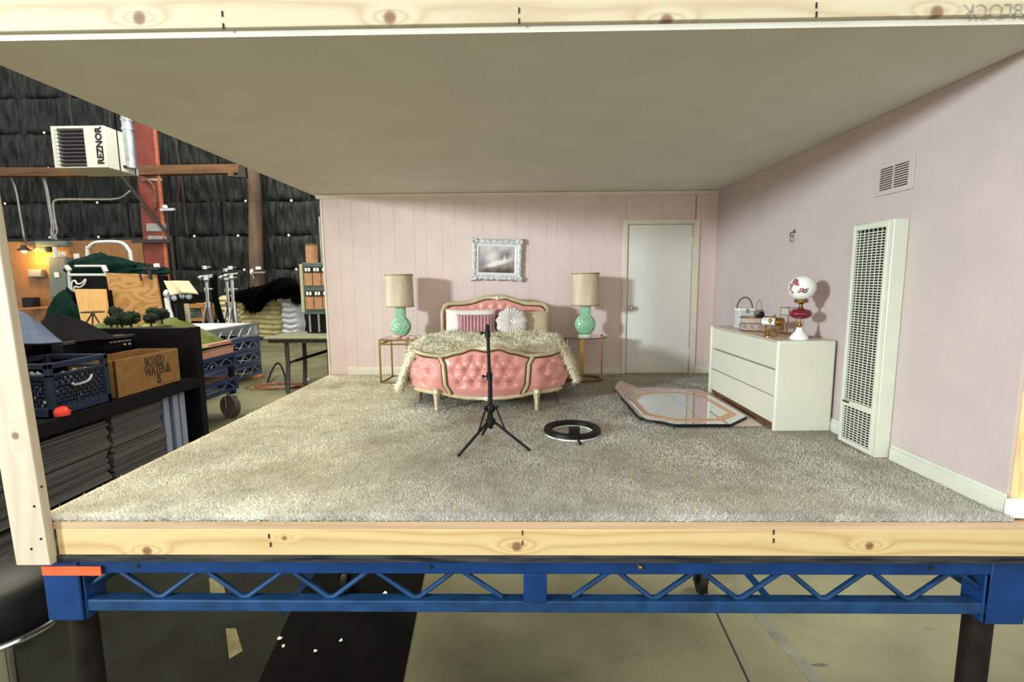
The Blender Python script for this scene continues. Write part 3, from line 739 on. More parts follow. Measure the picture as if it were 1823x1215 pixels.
for sg in (-1, 1):
    def fn(u, v):
        a = u*2*PI; r = v*.182; ruf = .5+.5*math.cos(a*24+2*math.sin(3*a)+v*1.5)
        t = .055*(1-(v**3))**.5+.028*ruf*v*(1.15-v)*1.6-.03*math.exp(-(v/.12)**2)
        rr = r*(1+.05*math.sin(a*11)*v*v)
        return Mr @ Vector((rr*math.cos(a), rr*math.sin(a), sg*t))
    rp2.grid(fn, 216, 16)
rp2.build('pleated_cover', M_['pleat'], rpw, smooth=180)
MB(c).ball(Mr @ Vector((0, 0, .038)), .022, .014, .022, 12, 8).build('button', M_['pleat'], rpw)

# ================================================================== BEDSIDE TABLES AND LAMPS
TZ = .545
tl = thing('side_table', 'brass framed bedside table left of the bed with square legs', 'side table', (-1.42, 3.62, 0))
ot = (-1.42, 3.62, 0)
def T(): return MB(ot)
ax0, ax1, ay0, ay1 = -1.665, -1.14, 3.45, 3.86
for (x, y) in ((ax0, ay0), (ax0+.035, ay1), (ax1, ay0), (ax1, ay1)): T().box(x-.009, x+.009, y-.009, y+.009, .012, TZ-.012).build('leg', M_['goldD'], tl)
for z, nm in ((TZ-.012, 'top_rail'), (TZ-.06, 'lower_rail'), (.012, 'floor_rail')):
    r_ = T(); r_.tube([(ax0, ay0, z), (ax1, ay0-.02, z), (ax1, ay1, z), (ax0+.035, ay1, z)], .011, 8, closed=True); r_.build(nm, M_['goldD'], tl)
T().prism([(ax0+.004, ay0, TZ-.006), (ax1, ay0-.015, TZ-.006), (ax1, ay1, TZ-.006), (ax0+.03, ay1, TZ-.006)], (0, 0, .010)).build('glass_top', M_['glass'], tl)
tr = thing('side_table', 'oval glass bedside table right of the bed on flat brass legs', 'side table', (.82, 3.64, 0))
ot = (.82, 3.64, 0)
el = lambda a, rx, ry, z: Vector((.82+rx*math.cos(a), 3.64+ry*math.sin(a), z))
T().lathe([(1, 0), (1.0, .012)], (.82, 3.64, TZ-.012), 48, sx=.285, sy=.21).build('glass_top', M_['glass'], tr)
T().tube([el(i*2*PI/40, .285, .21, TZ-.007) for i in range(40)], .005, 6, closed=True).build('top_rim', M_['goldD'], tr)
rg = T()
for i in range(48):
    a, b_ = i*2*PI/48, (i+1)*2*PI/48
    rg.add([el(a, .245, .19, .004), el(b_, .245, .19, .004), el(b_, .20, .15, .004), el(a, .20, .15, .004), el(a, .245, .19, .028), el(b_, .245, .19, .028), el(b_, .20, .15, .028), el(a, .20, .15, .028)], [(0, 1, 5, 4), (4, 5, 6, 7), (2, 3, 7, 6), (0, 3, 2, 1)])
rg.build('floor_ring', M_['goldD'], tr)
for a in (-.25, PI+.25, PI/2):
    q = el(a, .225, .17, 0); t_ = Vector((-math.sin(a), math.cos(a), 0)); n_ = Vector((math.cos(a), math.sin(a), 0))
    m = T(); vs = [q+t_*i*.026+n_*j*.008+Vector((0, 0, z)) for z in (.026, TZ-.014) for i, j in ((-1, -1), (1, -1), (1, 1), (-1, 1))]
    m.add(vs, [(3, 2, 1, 0), (4, 5, 6, 7), (0, 1, 5, 4), (1, 2, 6, 5), (2, 3, 7, 6), (3, 0, 4, 7)]); m.build('leg', M_['gold'], tr)
def lamp(c, label, foot_):
    t = thing('table_lamp', label, 'lamp', c, 0, 'green bedside lamps'); c = Vector(c)
    def Lm(): return MB(c)
    z = .014 if foot_ else 0
    if foot_: Lm().lathe([(.085, 0), (.085, .022), (.07, .026)], c, 24, sy=.75).build('white_foot', M_['milk'], t)
    bz = .135+z
    # round flattened moon-flask body with raised relief
    body = Lm(); prof = []
    def fb(u, v):
        a = u*2*PI; b_ = PI*v; rx, ry, rz = .128, .062, .128
        x = rx*math.sin(b_)*math.cos(a); y_ = ry*math.sin(b_)*math.sin(a); zz = -rz*math.cos(b_)
        rad = math.hypot(x, zz); th = math.atan2(zz, x)
        rel = .0035*math.sin(rad*120)*math.cos(th*6)+.004*math.exp(-((rad-.105)/.006)**2)+.002*math.sin(th*12+rad*90)
        y_ += math.copysign(1, y_)*rel if rad < .118 else 0
        return c+Vector((x, y_, bz+zz))
    body.grid(fb, 96, 60); bo = body.build('vase_body', M_['celadon'], t, smooth=180)
    Lm().box(c.x-.058, c.x+.058, c.y-.05, c.y+.05, bz+c.z-.142+z*0, bz+c.z-.118).build('vase_foot', M_['celadon'], t, bevel=.006)
    Lm().box(c.x-.062, c.x+.062, c.y-.042, c.y+.042, bz+c.z+.095, bz+c.z+.265).build('vase_neck', M_['celadon'], t, bevel=.010, seg=3)
    Lm().box(c.x-.038, c.x+.038, c.y-.049, c.y-.042, bz+c.z+.12, bz+c.z+.24).build('neck_relief', M_['celadon'], t, bevel=.006)
    Lm().cyl((c.x, c.y, bz+c.z+.26), (c.x, c.y, bz+c.z+.40), .010, n=8).build('stem', M_['gold'], t)
    s0, s1 = .925-c.z, 1.325-c.z
    sh = Lm()
    for a in range(48):
        t0, t1 = a*2*PI/48, (a+1)*2*PI/48
        for (ra, rb, z0_, z1_) in ((.168, .163, s0, s1), (.160, .155, s0, s1)):
            sh.add([c+Vector((ra*math.cos(t0), ra*math.sin(t0), z0_)), c+Vector((ra*math.cos(t1), ra*math.sin(t1), z0_)), c+Vector((rb*math.cos(t1), rb*math.sin(t1), z1_)), c+Vector((rb*math.cos(t0), rb*math.sin(t0), z1_))], [(0, 1, 2, 3)])
        for z_, ra, rb in ((s0, .168, .160), (s1, .163, .155)):
            sh.add([c+Vector((ra*math.cos(t0), ra*math.sin(t0), z_)), c+Vector((ra*math.cos(t1), ra*math.sin(t1), z_)), c+Vector((rb*math.cos(t1), rb*math.sin(t1), z_)), c+Vector((rb*math.cos(t0), rb*math.sin(t0), z_))], [(0, 1, 2, 3)])
    so = sh.build('lamp_shade', M_['shade'], t, smooth=40)
    for z_, r in ((s1-.012, .165), (s0+.008, .169)):
        Lm().tube([c+Vector((r*math.cos(k*2*PI/40), r*math.sin(k*2*PI/40), z_)) for k in range(40)], .007, 6, closed=True).build('braid', M_['shadeT'], so)
    return t
lamp((-1.445, 3.64, TZ+.004), 'green moon flask lamp with linen drum shade left of the bed', False)
lamp((.835, 3.64, TZ), 'green moon flask lamp with linen drum shade right of the bed', True)
# crumpled pink thing on the left table
c = Vector((-1.36, 3.47, TZ+.004)); m = MB(c)
for i in range(9):
    a = i*2.4; rr = .025+.012*i
    m.ball(c+Vector((rr*math.cos(a)*1.5, rr*math.sin(a)*.5, .02+.012*math.sin(i*2))), .045, .03, .020, 10, 6, None)
tag(m.build('silk_flower', mat('pale_rose_silk', (204, 168, 164), .6, var=.15, scale=20), smooth=180), 'crumpled pale pink silk flower on the left brass side table', 'flower')
c = Vector((1.02, 3.52, TZ)); tag(MB(c).lathe([(.012, 0), (.012, .02), (.016, .03), (.004, .042)], c, 12).build('small_bottle', M_['gold']), 'tiny brass bottle on the right edge of the oval glass table', 'bottle')

# ================================================================== PICTURE
pc = at(885, 463, YB-.03); pic = thing('framed_picture', 'small painting in an ornate silver white frame above the bed', 'picture', pc)
rollp = R_(2.0)
MP = Matrix.Translation(pc) @ Matrix.Rotation(rollp, 4, 'Y') @ Matrix.Rotation(PI/2, 4, 'X')   # local x right, y up, z toward camera
W2, H2 = .325, .262
fr = MB(pc)
def ring_profile(m, prof, w2, h2, nseg=28, wob=0):
    # prof: list of (inset, height); rectangular loop with scalloped outer edge
    loops = []
    pts = []
    for i in range(nseg): pts.append((-1+2*i/nseg, -1))
    for i in range(nseg): pts.append((1, -1+2*i/nseg))
    for i in range(nseg): pts.append((1-2*i/nseg, 1))
    for i in range(nseg): pts.append((-1, 1-2*i/nseg))
    vs = []
    for k, (ins, h_) in enumerate(prof):
        for i, (a, b_) in enumerate(pts):
            wv = wob*(math.sin(i*2*PI/7)*.5+math.sin(i*2*PI/3.5)*.3) if k <= 2 else 0
            corner = abs(a)**8*abs(b_)**8*wob*2.2 if k <= 2 else 0
            vs.append(MP @ Vector((a*(w2-ins+wv+corner), b_*(h2-ins+wv+corner), h_+(wob*1.2*math.sin(i*1.7) if k in (2, 3) else 0))))
    n_ = len(pts); fs = []
    for k in range(len(prof)-1):
        for i in range(n_): fs.append((k*n_+i, k*n_+(i+1) % n_, (k+1)*n_+(i+1) % n_, (k+1)*n_+i))
    m.add(vs, fs)
silver = mat('silver_leaf', (224, 224, 220), .45, c2=(170, 172, 174), scale=30)
ring_profile(fr, [(0, -.02), (0, .012), (.012, .03), (.03, .038), (.05, .03), (.062, .018), (.07, .016)], W2, H2, wob=.007)
fr.build('ornate_frame', silver, pic, smooth=70)
fr = MB(pc); ring_profile(fr, [(.070, .0), (.070, .020), (.078, .022), (.095, .012), (.1, .004)], W2, H2); fr.build('inner_frame', M_['white'], pic, smooth=40)
for a in (-1, 1):
    for b_ in (-1, 1):
        m = MB(pc)
        for i in range(6):
            t = i/5*PI/2; q = MP @ Vector((a*(W2-.035+.028*math.cos(t*2)), b_*(H2-.035+.028*math.sin(t*2)), .036)); m.ball(q, .020, .012, .018, 8, 6)
        m.build('corner_ornament', silver, pic)
pm = bpy.data.materials.new('painted_canvas'); t, b, N, Lk = nodes(pm)
tc = N('ShaderNodeTexCoord'); sp = N('ShaderNodeSeparateXYZ'); Lk(tc.outputs['Object'], sp.inputs[0])
nz = N('ShaderNodeTexNoise'); nz.inputs['Scale'].default_value = 9; nz.inputs['Detail'].default_value = 6; Lk(tc.outputs['Object'], nz.inputs['Vector'])
def mth(op, a, b2=None):
    q = N('ShaderNodeMath'); q.operation = op
    for i, v in enumerate((a, b2)):
        if v is None: continue
        if isinstance(v, (int, float)): q.inputs[i].default_value = v
        else: Lk(v, q.inputs[i])
    return q.outputs[0]
X_, Z_ = sp.outputs['X'], sp.outputs['Z']
def blob(cx, cz_, rx, rz, s=1, sl=0):
    dx = mth('SUBTRACT', X_, cx); dz = mth('SUBTRACT', mth('SUBTRACT', Z_, cz_), mth('MULTIPLY', dx, sl))
    q = mth('ADD', mth('MULTIPLY', mth('MULTIPLY', dx, dx), 1/rx**2), mth('MULTIPLY', mth('MULTIPLY', dz, dz), 1/rz**2))
    return mth('MULTIPLY', mth('EXPONENT', mth('MULTIPLY', q, -1)), s)
hgt = mth('ADD', mth('MULTIPLY', Z_, 1.4), .55)
lum = mth('ADD', hgt, mth('MULTIPLY', mth('SUBTRACT', nz.outputs[0], .5), .7))
lum = mth('ADD', lum, blob(.0, -.045, .16, .028, .75, .25)); lum = mth('ADD', lum, blob(-.07, .03, .09, .07, .4)); lum = mth('ADD', lum, blob(.095, .03, .013, .04, .5))
lum = mth('SUBTRACT', lum, blob(.1, .06, .07, .05, .35)); lum = mth('SUBTRACT', lum, blob(0, -.15, .4, .05, .25))
rpn = N('ShaderNodeValToRGB'); cr = rpn.color_ramp; cr.elements[0].position = .05; cr.elements[0].color = lin((66, 54, 46))+(1,); cr.elements[1].position = 1.0; cr.elements[1].color = lin((236, 226, 214))+(1,)
q = cr.elements.new(.4); q.color = lin((140, 122, 112))+(1,); q = cr.elements.new(.62); q.color = lin((158, 156, 166))+(1,)
Lk(lum, rpn.inputs[0]); Lk(rpn.outputs[0], b.inputs['Base Color']); b.inputs['Roughness'].default_value = .4
MB(pc).add([MP @ Vector((a*(W2-.095), b_*(H2-.095), z)) for z in (0, .006) for a, b_ in ((-1, -1), (1, -1), (1, 1), (-1, 1))], [(3, 2, 1, 0), (4, 5, 6, 7), (0, 1, 5, 4), (1, 2, 6, 5), (2, 3, 7, 6), (3, 0, 4, 7)]).build('canvas', pm, pic, smooth=0)
# ================================================================== LIGHT STAND AND RING LIGHT
c = Vector((-.185, 1.09, 0)); st = thing('light_stand', 'thin black tripod light stand in front of the bed', 'tripod', c)
def S(): return MB(c)
S().cyl(c+Vector((0, 0, .16)), c+Vector((0, 0, .56)), .0165, n=14).build('lower_tube', M_['black'], st)
S().cyl(c+Vector((-.004, 0, .56)), c+Vector((-.012, 0, .87)), .0125, n=14).build('upper_tube', M_['black'], st)
S().cyl(c+Vector((-.004, 0, .52)), c+Vector((-.004, 0, .575)), .022, n=14).build('collar', M_['black'], st)
S().cyl(c+Vector((-.012, 0, .83)), c+Vector((-.013, 0, .885)), .020, n=14).build('top_collar', M_['black'], st)
S().box(c.x-.028, c.x+.002, c.y-.012, c.y+.012, .882, .918).cyl(c+Vector((-.013, 0, .88)), c+Vector((-.013, 0, .925)), .008, n=8).build('spigot', M_['black'], st, bevel=.003)
for z, dx in ((.548, -.004), (.862, -.012)):
    S().cyl(c+Vector((dx-.018, -.004, z)), c+Vector((dx-.04, -.008, z)), .006, n=8).ball(c+Vector((dx-.044, -.008, z)), .010, .010, .014, 8, 6).build('knob', M_['black'], st)
S().lathe([(.030, .285), (.034, .30), (.034, .325), (.022, .34)], c, 16).build('upper_hub', M_['black'], st)
S().lathe([(.026, .185), (.036, .195), (.036, .225), (.022, .24)], c, 16).build('lower_hub', M_['black'], st)
for fx, fy in ((-.407, .912), (.103, 1.025), (-.271, 1.40)):
    ft = Vector((fx, fy, .012)); d = (ft-c); d.z = 0; d.normalize()
    top_ = c+d*.035+Vector((0, 0, .205)); S().bar(top_, ft, .020, .015).build('leg', M_['black'], st, bevel=.003)
    mid_ = top_+(ft-top_)*.30
    S().bar(c+d*.042+Vector((0, 0, .315)), mid_, .012, .009).build('brace', M_['black'], st)
    S().ball(c+d*.045+Vector((0, 0, .32)), .014, .014, .016, 8, 6).build('joint', M_['black'], st)
c = Vector((.45, 1.46, 0)); rl = thing('ring_light', 'black ring light lying flat on the carpet beside the tripod', 'ring light', c)
def ringprof(m, prof, n=64):
    vs = []; fs = []; k = len(prof)
    for i in range(n):
        a = i*2*PI/n
        for r, z in prof: vs.append(c+Vector((r*math.cos(a), r*math.sin(a), z)))
    for i in range(n):
        for j in range(k): fs.append((i*k+j, i*k+(j+1) % k, ((i+1) % n)*k+(j+1) % k, ((i+1) % n)*k+j))
    return m.add(vs, fs)
ringprof(MB(c), [(.165, .022), (.170, .050), (.20, .058), (.224, .050), (.230, .022)]).build('housing', M_['black'], rl)
ringprof(MB(c), [(.176, .006), (.176, .029), (.222, .029), (.222, .006)]).build('diffuser', M_['milk'], rl)
q = Vector((c.x-.005, c.y-.20, 0))
MB(c).box(q.x-.042, q.x+.042, q.y-.022, q.y+.03, .045, .115).build('mount_block', M_['black'], rl, bevel=.006)
MB(c).box(q.x-.03, q.x+.03, q.y-.055, q.y-.018, .035, .07).build('hinge_block', M_['black'], rl, bevel=.005)
MB(c).cyl(q+Vector((.02, -.05, .045)), q+Vector((.035, -.09, .012)), .010, n=10).ball(q+Vector((.036, -.092, .014)), .013, n=10, m=8).build('stem', M_['black'], rl)
MB(c).cyl(q+Vector((.04, -.03, .05)), q+Vector((.06, -.03, .05)), .012, n=10).build('knob', M_['black'], rl)

# ================================================================== MIRROR ON THE FLOOR
pp = [(1094, 699), (1099, 690), (1106, 686), (1135, 691), (1190, 692), (1245, 694), (1262, 700), (1300, 722), (1355, 757), (1357, 759.5), (1240, 760), (1148, 758), (1146, 757)]
pb = [atz(x, y, .012) for x, y in pp]; c = Vector((1.55, 2.2, .01))
sh = MB(c); n_ = len(pb); ctr = sum(pb, Vector())/n_
rings = []
for k, f_ in enumerate((1.0, .9, .6, .2)):
    for i, p in enumerate(pb):
        z = 0
        if k == 0 and i in (0, 1, 2): z = .05
        if k == 0 and i in (11, 12): z = .06
        if k == 1 and i in (0, 1, 2, 11, 12): z = .018
        rings.append(ctr+(p-ctr)*f_+Vector((0, 0, z+.004)))
vs = rings+[p-Vector((0, 0, .003)) for p in rings]; fs = []; tot = len(rings)
for k in range(3):
    for i in range(n_):
        q = (k*n_+i, k*n_+(i+1) % n_, (k+1)*n_+(i+1) % n_, (k+1)*n_+i); fs += [q, tuple(j+tot for j in q[::-1])]
for i in range(n_): fs.append((i, i+tot, (i+1) % n_+tot, (i+1) % n_))
fs += [tuple(3*n_+i for i in range(n_)), tuple(tot+3*n_+i for i in range(n_))[::-1]]
sh.add(vs, fs); tag(sh.build('wrapping_paper', M_['paper'], smooth=30), 'sheet of pale pink paper under the octagonal mirror', 'paper')
mo = [(1.065, 2.593), (1.067, 1.80), (1.308, 1.565), (1.765, 1.565), (2.005, 1.80), (1.99, 2.60), (1.755, 2.845), (1.385, 2.85)]
c = Vector((1.535, 2.2, .02)); mr = thing('octagonal_mirror', 'octagonal mirror with a peach band lying on pink paper', 'mirror', c)
def oct_(f_, z): return [Vector((c.x+(x-c.x)*f_, c.y+(y-c.y)*f_, z)) for x, y in mo]
MB(c).prism(oct_(1.0, .020), (0, 0, .020)).build('backing', M_['black'], mr)
def seg_ring(fa, fb_, z0, z1, nm, m):
    A, B_ = oct_(fa, z0), oct_(fb_, z0)
    for i in range(8):
        j = (i+1) % 8; q = [A[i], A[j], B_[j], B_[i]]; MB(c).prism(q, (0, 0, z1-z0)).build(nm, m, mr, smooth=0, bevel=.0015, seg=1)
seg_ring(.995, .865, .0405, .0445, 'bevelled_strip', M_['mirror'])
seg_ring(.860, .745, .0405, .0450, 'peach_strip', M_['peach'])
inn_ = oct_(.742, .0405); xm = 1.575
def clip(poly, keep):
    out = []
    for i in range(len(poly)):
        a, b_ = poly[i], poly[(i+1) % len(poly)]; ka, kb = keep(a), keep(b_)
        if ka: out.append(a)
        if ka != kb: t = (xm-a.x)/(b_.x-a.x); out.append(a+(b_-a)*t)
    return out
for kp_ in (lambda p: p.x <= xm, lambda p: p.x > xm):
    q = clip(inn_, kp_); s_ = -.0015 if sum(p.x for p in q)/len(q) < xm else .0015
    MB(c).prism([p+Vector((s_, 0, 0)) for p in q], (0, 0, .004)).build('mirror_pane', M_['mirror'], mr, smooth=0)

# ================================================================== DRESSER
dx0, dx1, dy0, dy1, dz = 2.075, 2.535, 1.49, 2.885, .742
c = Vector((2.3, 2.18, 0)); dr = thing('dresser', 'low off-white three drawer dresser against the right wall', 'dresser', c)
def Dm(): return MB(c)
Dm().box(dx0, dx1, dy0, dy0+.035, .0, dz).build('side_panel', M_['dress'], dr, bevel=.016, seg=3)
Dm().box(dx0, dx1, dy1-.035, dy1, .0, dz).build('side_panel', M_['dress'], dr, bevel=.016, seg=3)
Dm().box(dx0+.004, dx1, dy0+.036, dy1-.036, dz-.012, dz-.001).build('top_panel', M_['dressT'], dr)
Dm().box(dx0+.06, dx1, dy0+.036, dy1-.036, .06, dz-.013).build('carcass', M_['dress'], dr)
Dm().box(dx0+.035, dx0+.058, dy0+.036, dy1-.036, .0, .055).build('plinth', M_['brown'], dr)
zs = [.058, .282, .507, dz-.014]
for i in range(3):
    Dm().box(dx0+.012, dx0+.058, dy0+.040, dy1-.040, zs[i]+.004, zs[i+1]-(.012 if i == 1 else .004)).build('drawer', M_['dress'], dr, bevel=.006)
# things on the dresser
ZT = dz
c = Vector((2.33, 2.66, ZT)); bx = thing('box_handbag', 'small silver grey box handbag with an arched handle on the dresser', 'handbag', c, 0)
MB(c).box(c.x-.075, c.x+.075, c.y-.055, c.y+.055, ZT+.012, ZT+.17).build('case', M_['silverbox'], bx, bevel=.008)
MB(c).box(c.x-.08, c.x+.08, c.y-.06, c.y+.06, ZT+.0, ZT+.014).box(c.x-.08, c.x+.08, c.y-.06, c.y+.06, ZT+.17, ZT+.195).build('rim', M_['white'], bx, bevel=.005)
MB(c).tube([c+Vector((-.078*math.cos(t*PI/14), 0, .19+.115*math.sin(t*PI/14))) for t in range(15)], .006, 8).build('handle', M_['brace'], bx)
MB(c).box(c.x-.012, c.x+.012, c.y-.066, c.y-.060, ZT+.15, ZT+.19).build('clasp', M_['chrome'], bx)
c = Vector((2.30, 2.30, ZT)); cs_ = thing('glass_casket', 'low cut glass casket with brass edges on the dresser', 'box', c)
def oval(rx, ry, z, n=28): return [c+Vector((rx*math.cos(i*2*PI/n), ry*math.sin(i*2*PI/n), z)) for i in range(n)]
rose = mat('rose_tinted_glass', (222, 200, 188), .06, var=.1, scale=25, alpha=.4)
m = MB(c); A, B_ = oval(.155, .11, .006), oval(.165, .118, .125); A2, B2 = oval(.145, .10, .012), oval(.155, .108, .125)
for i in range(28):
    j = (i+1) % 28; b_ = .006 if i % 2 else 0
    m.add([A[i], A[j], B_[j], B_[i], A2[i], A2[j], B2[j], B2[i]], [(0, 1, 2, 3), (7, 6, 5, 4), (3, 2, 6, 7), (1, 0, 4, 5)])
m.add(oval(.155, .11, .004)+oval(.155, .11, .012), [tuple(range(28))[::-1], tuple(range(28, 56))]); m.build('glass_bowl', rose, cs_, smooth=20)
for z, f_ in ((.128, 1.02), (.075, .98), (.008, .95)): MB(c).tube([c+Vector(((p-c).x*f_, (p-c).y*f_, z)) for p in oval(.165, .118, 0)], .005, 6, closed=True).build('brass_band', M_['gold'], cs_)
for i in range(14):
    a = i*2*PI/14; q = c+Vector((.162*math.cos(a), .116*math.sin(a), .045)); MB(c).ball(q, .016, .016, .022, 8, 6).build('cut_bead', M_['glass'], cs_)
c = Vector((2.335, 2.36, ZT+.13)); m = MB(c)
m.ball(c+Vector((0, 0, .0)), .035, .03, .022, 10, 6).ball(c+Vector((.02, -.01, .02)), .028, .02, .03, 10, 6)
ck = tag(m.build('hair_clip', M_['black'], smooth=180), 'small black hair clip resting on the glass casket', 'hair clip')
c = Vector((2.42, 2.0, ZT)); fr_ = thing('perfume_stand', 'gold wire perfume stand with a glass back on the dresser', 'stand', c)
for dy in (-.07, .07):
    for dx in (-.035, .035):
        MB(c).cyl(c+Vector((dx, dy, .0)), c+Vector((dx, dy, .235 if dx < 0 else .245)), .004, n=8).build('post', M_['gold'], fr_)
for z in (.235, .17):
    MB(c).tube([c+Vector((-.035, -.07, z)), c+Vector((-.035, .07, z)), c+Vector((.035, .07, z)), c+Vector((.035, -.07, z))], .004, 6, closed=True).build('rail', M_['chrome'], fr_)
MB(c).box(c.x-.032, c.x+.032, c.y-.066, c.y+.066, ZT+.172, ZT+.23).build('glass_tray', M_['acr'], fr_)
MB(c).box(c.x-.04, c.x+.04, c.y-.075, c.y+.075, ZT+.0, ZT+.01).build('base', M_['goldD'], fr_)
c = Vector((2.29, 2.0, ZT+.05)); ro = thing('lipstick_case', 'white floral cylinder case with a gold cap on the dresser', 'case', c)
MB(c).cyl(c+Vector((-.06, .06, .06)), c+Vector((.01, -.03, .06)), .032, n=16).build('body', M_['milk'], ro)
MB(c).cyl(c+Vector((.01, -.03, .06)), c+Vector((.045, -.075, .06)), .034, n=16).build('cap', M_['goldD'], ro)
for i in range(5): MB(c).ball(c+Vector((-.05+.012*i-.02, .045-.016*i-.018, .075)), .006, .006, .004, 6, 5).build('printed_flower', M_['flower'] if i % 2 else M_['leaf'], ro)
for k in (-1, 1): MB(c).box(c.x-.02+k*.03, c.x-.01+k*.03, c.y-.01-k*.04, c.y+.01-k*.04, ZT, ZT+.085).build('stand', M_['gold'], ro)
c = Vector((2.155, 1.80, ZT)); gd = thing('brass_ornament', 'little openwork brass ornament at the front edge of the dresser', 'ornament', c)
MB(c).lathe([(.05, 0), (.05, .006), (.012, .014)], c, 16).build('base', M_['gold'], gd)
for i in range(6):
    a = i*PI/3; MB(c).tube([c+Vector((.012*math.cos(a), .012*math.sin(a), .012)), c+Vector((.05*math.cos(a), .05*math.sin(a), .035)), c+Vector((.02*math.cos(a), .02*math.sin(a), .06))], .005, 6).build('loop', M_['gold'], gd)
MB(c).cyl(c+Vector((0, 0, .01)), c+Vector((.01, .01, .13)), .005, n=8).ball(c+Vector((.01, .01, .135)), .016, n=10, m=8).build('finial', M_['gold'], gd)
c = Vector((2.37, 1.80, ZT)); tag(MB(c).box(c.x-.10, c.x+.11, c.y-.10, c.y+.09, ZT+.001, ZT+.010).build('vanity_tray', mat('tan_lacquer', (172, 132, 88), .3, var=.12), bevel=.003), 'thin tan tray beside the rose globe lamp on the dresser', 'tray')
# oil lamp with painted globe
c = Vector((2.295, 1.595, ZT)); gl = thing('globe_lamp', 'antique lamp with floral white globe and ruby glass font', 'lamp', c)
MB(c).lathe([(.068, 0), (.070, .012), (.066, .022), (.060, .03), (.045, .05), (.030, .068), (.022, .085), (.024, .098), (.012, .10)], c, 32).build('milk_glass_base', M_['milk'], gl)
MB(c).lathe([(.012, .10), (.016, .105), (.018, .12), (.010, .135), (.006, .16), (.006, .17)], c, 16).build('brass_stem', M_['goldD'], gl)
fo = MB(c)
def ff(u, v):
    a = u*2*PI; b_ = PI*v; r = .081*math.sin(b_)**.8*(1+.03*math.cos(a*12)); return c+Vector((r*math.cos(a), r*math.sin(a), .208-.042*math.cos(b_)))
fo.grid(ff, 72, 14); fo.build('ruby_font', M_['ruby'], gl, smooth=180)
MB(c).lathe([(.020, .246), (.022, .255), (.014, .262), (.014, .285), (.022, .292), (.050, .30), (.052, .318), (.045, .322)], c, 24).build('brass_burner', M_['goldD'], gl)
g0 = c+Vector((0, 0, .415)); go = MB(c).ball(g0, .1, .1, .098, 36, 20).build('globe', M_['milk'], gl, smooth=180)
for k, (az, elv, sz) in enumerate(((205, 32, .026), (212, 22, .02), (190, 12, .022), (186, -6, .018), (240, -8, .020), (252, -14, .022), (228, -18, .014), (222, 14, .014), (198, 42, .014), (196, -20, .016), (262, -4, .012))):
    a, e_ = R_(az), R_(elv); nrm = Vector((math.cos(e_)*math.cos(a), math.cos(e_)*math.sin(a), math.sin(e_)))
    Mq = Matrix.Translation(g0+nrm*.0985) @ nrm.to_track_quat('Z', 'Y').to_matrix().to_4x4()
    fm = MB(c)
    for i in range(5):
        t_ = i*2*PI/5; fm.ball((sz*.5*math.cos(t_), sz*.5*math.sin(t_), 0), sz*.5, sz*.35, .0016, 8, 4, Mq)
    fm.build('painted_flower', M_['flower'] if k % 3 != 2 else M_['leaf'], go, smooth=180)

# ================================================================== WALL HEATER, VENT, HOOK
hx, hy0, hy1, hz0, hz1 = 2.425, .885, 1.235, .004, 1.612
c = Vector((2.49, 1.06, 0)); wh = thing('wall_heater', 'tall cream gas wall heater with a slotted grille on the right wall', 'heater', c)
def Hm(): return MB(c)
hm = Hm()
hm.box(hx+.03, XR-.001, hy0, hy1, hz0, hz1)
hm.build('cabinet', M_['enamel'], wh, bevel=.008)
Hm().box(hx, hx+.03, hy0+.004, hy0+.03, hz0+.02, hz1-.01).box(hx, hx+.03, hy1-.03, hy1-.004, hz0+.02, hz1-.01).box(hx, hx+.03, hy0+.03, hy1-.03, hz1-.05, hz1-.01).box(hx, hx+.03, hy0+.03, hy1-.03, hz0+.02, hz0+.05).box(hx, hx+.03, hy0+.03, hy1-.03, .30, .345).build('front_frame', M_['enamel'], wh, bevel=.005)
Hm().box(hx+.022, hx+.029, hy0+.031, hy1-.031, hz0+.05, hz1-.05).build('dark_interior', M_['dark'], wh)
lm_ = MB().box(-.0015, .0015, -(hy1-hy0-.06)/2, (hy1-hy0-.06)/2, -.0032, .0032).mesh('louver', M_['enamel'])
def louvers(z0_, z1_, pitch):
    n_ = int((z1_-z0_)/pitch)
    for i in range(n_): inst('louver', lm_, wh, Vector((hx+.010, (hy0+hy1)/2, z0_+pitch*(i+.5)))-c)
louvers(.345, hz1-.05, .0185); louvers(.052, .30, .0185)
for i in range(1, 7):
    y = hy0+.03+(hy1-hy0-.06)*i/7
    Hm().box(hx+.0088, hx+.0112, y-.003, y+.003, .345, hz1-.05).build('grille_bar', M_['enamel'], wh); Hm().box(hx+.0088, hx+.0112, y-.003, y+.003, .05, .30).build('grille_bar', M_['enamel'], wh)
Hm().box(hx-.002, hx+.001, hy1-.10, hy1-.03, .325, .340).build('nameplate', M_['brace'], wh)
c = Vector((XR, 1.055, 1.9)); vt = thing('air_vent', 'pink painted metal air vent high on the right wall', 'vent', c)
vy0, vy1, vz0, vz1 = .882, 1.228, 1.798, 2.012
MB(c).box(XR-.010, XR-.001, vy0, vy0+.045, vz0, vz1).box(XR-.010, XR-.001, vy1-.045, vy1, vz0, vz1).box(XR-.010, XR-.001, vy0+.045, vy1-.045, vz0, vz0+.03).box(XR-.010, XR-.001, vy0+.045, vy1-.045, vz1-.03, vz1).build('frame', M_['pinkR'], vt, bevel=.003)
MB(c).box(XR-.003, XR-.001, vy0+.045, vy1-.045, vz0+.03, vz1-.03).build('dark_opening', M_['dark'], vt)
MB(c).box(XR-.010, XR-.0035, 1.052, 1.060, vz0+.03, vz1-.03).build('mullion', M_['pinkR'], vt)
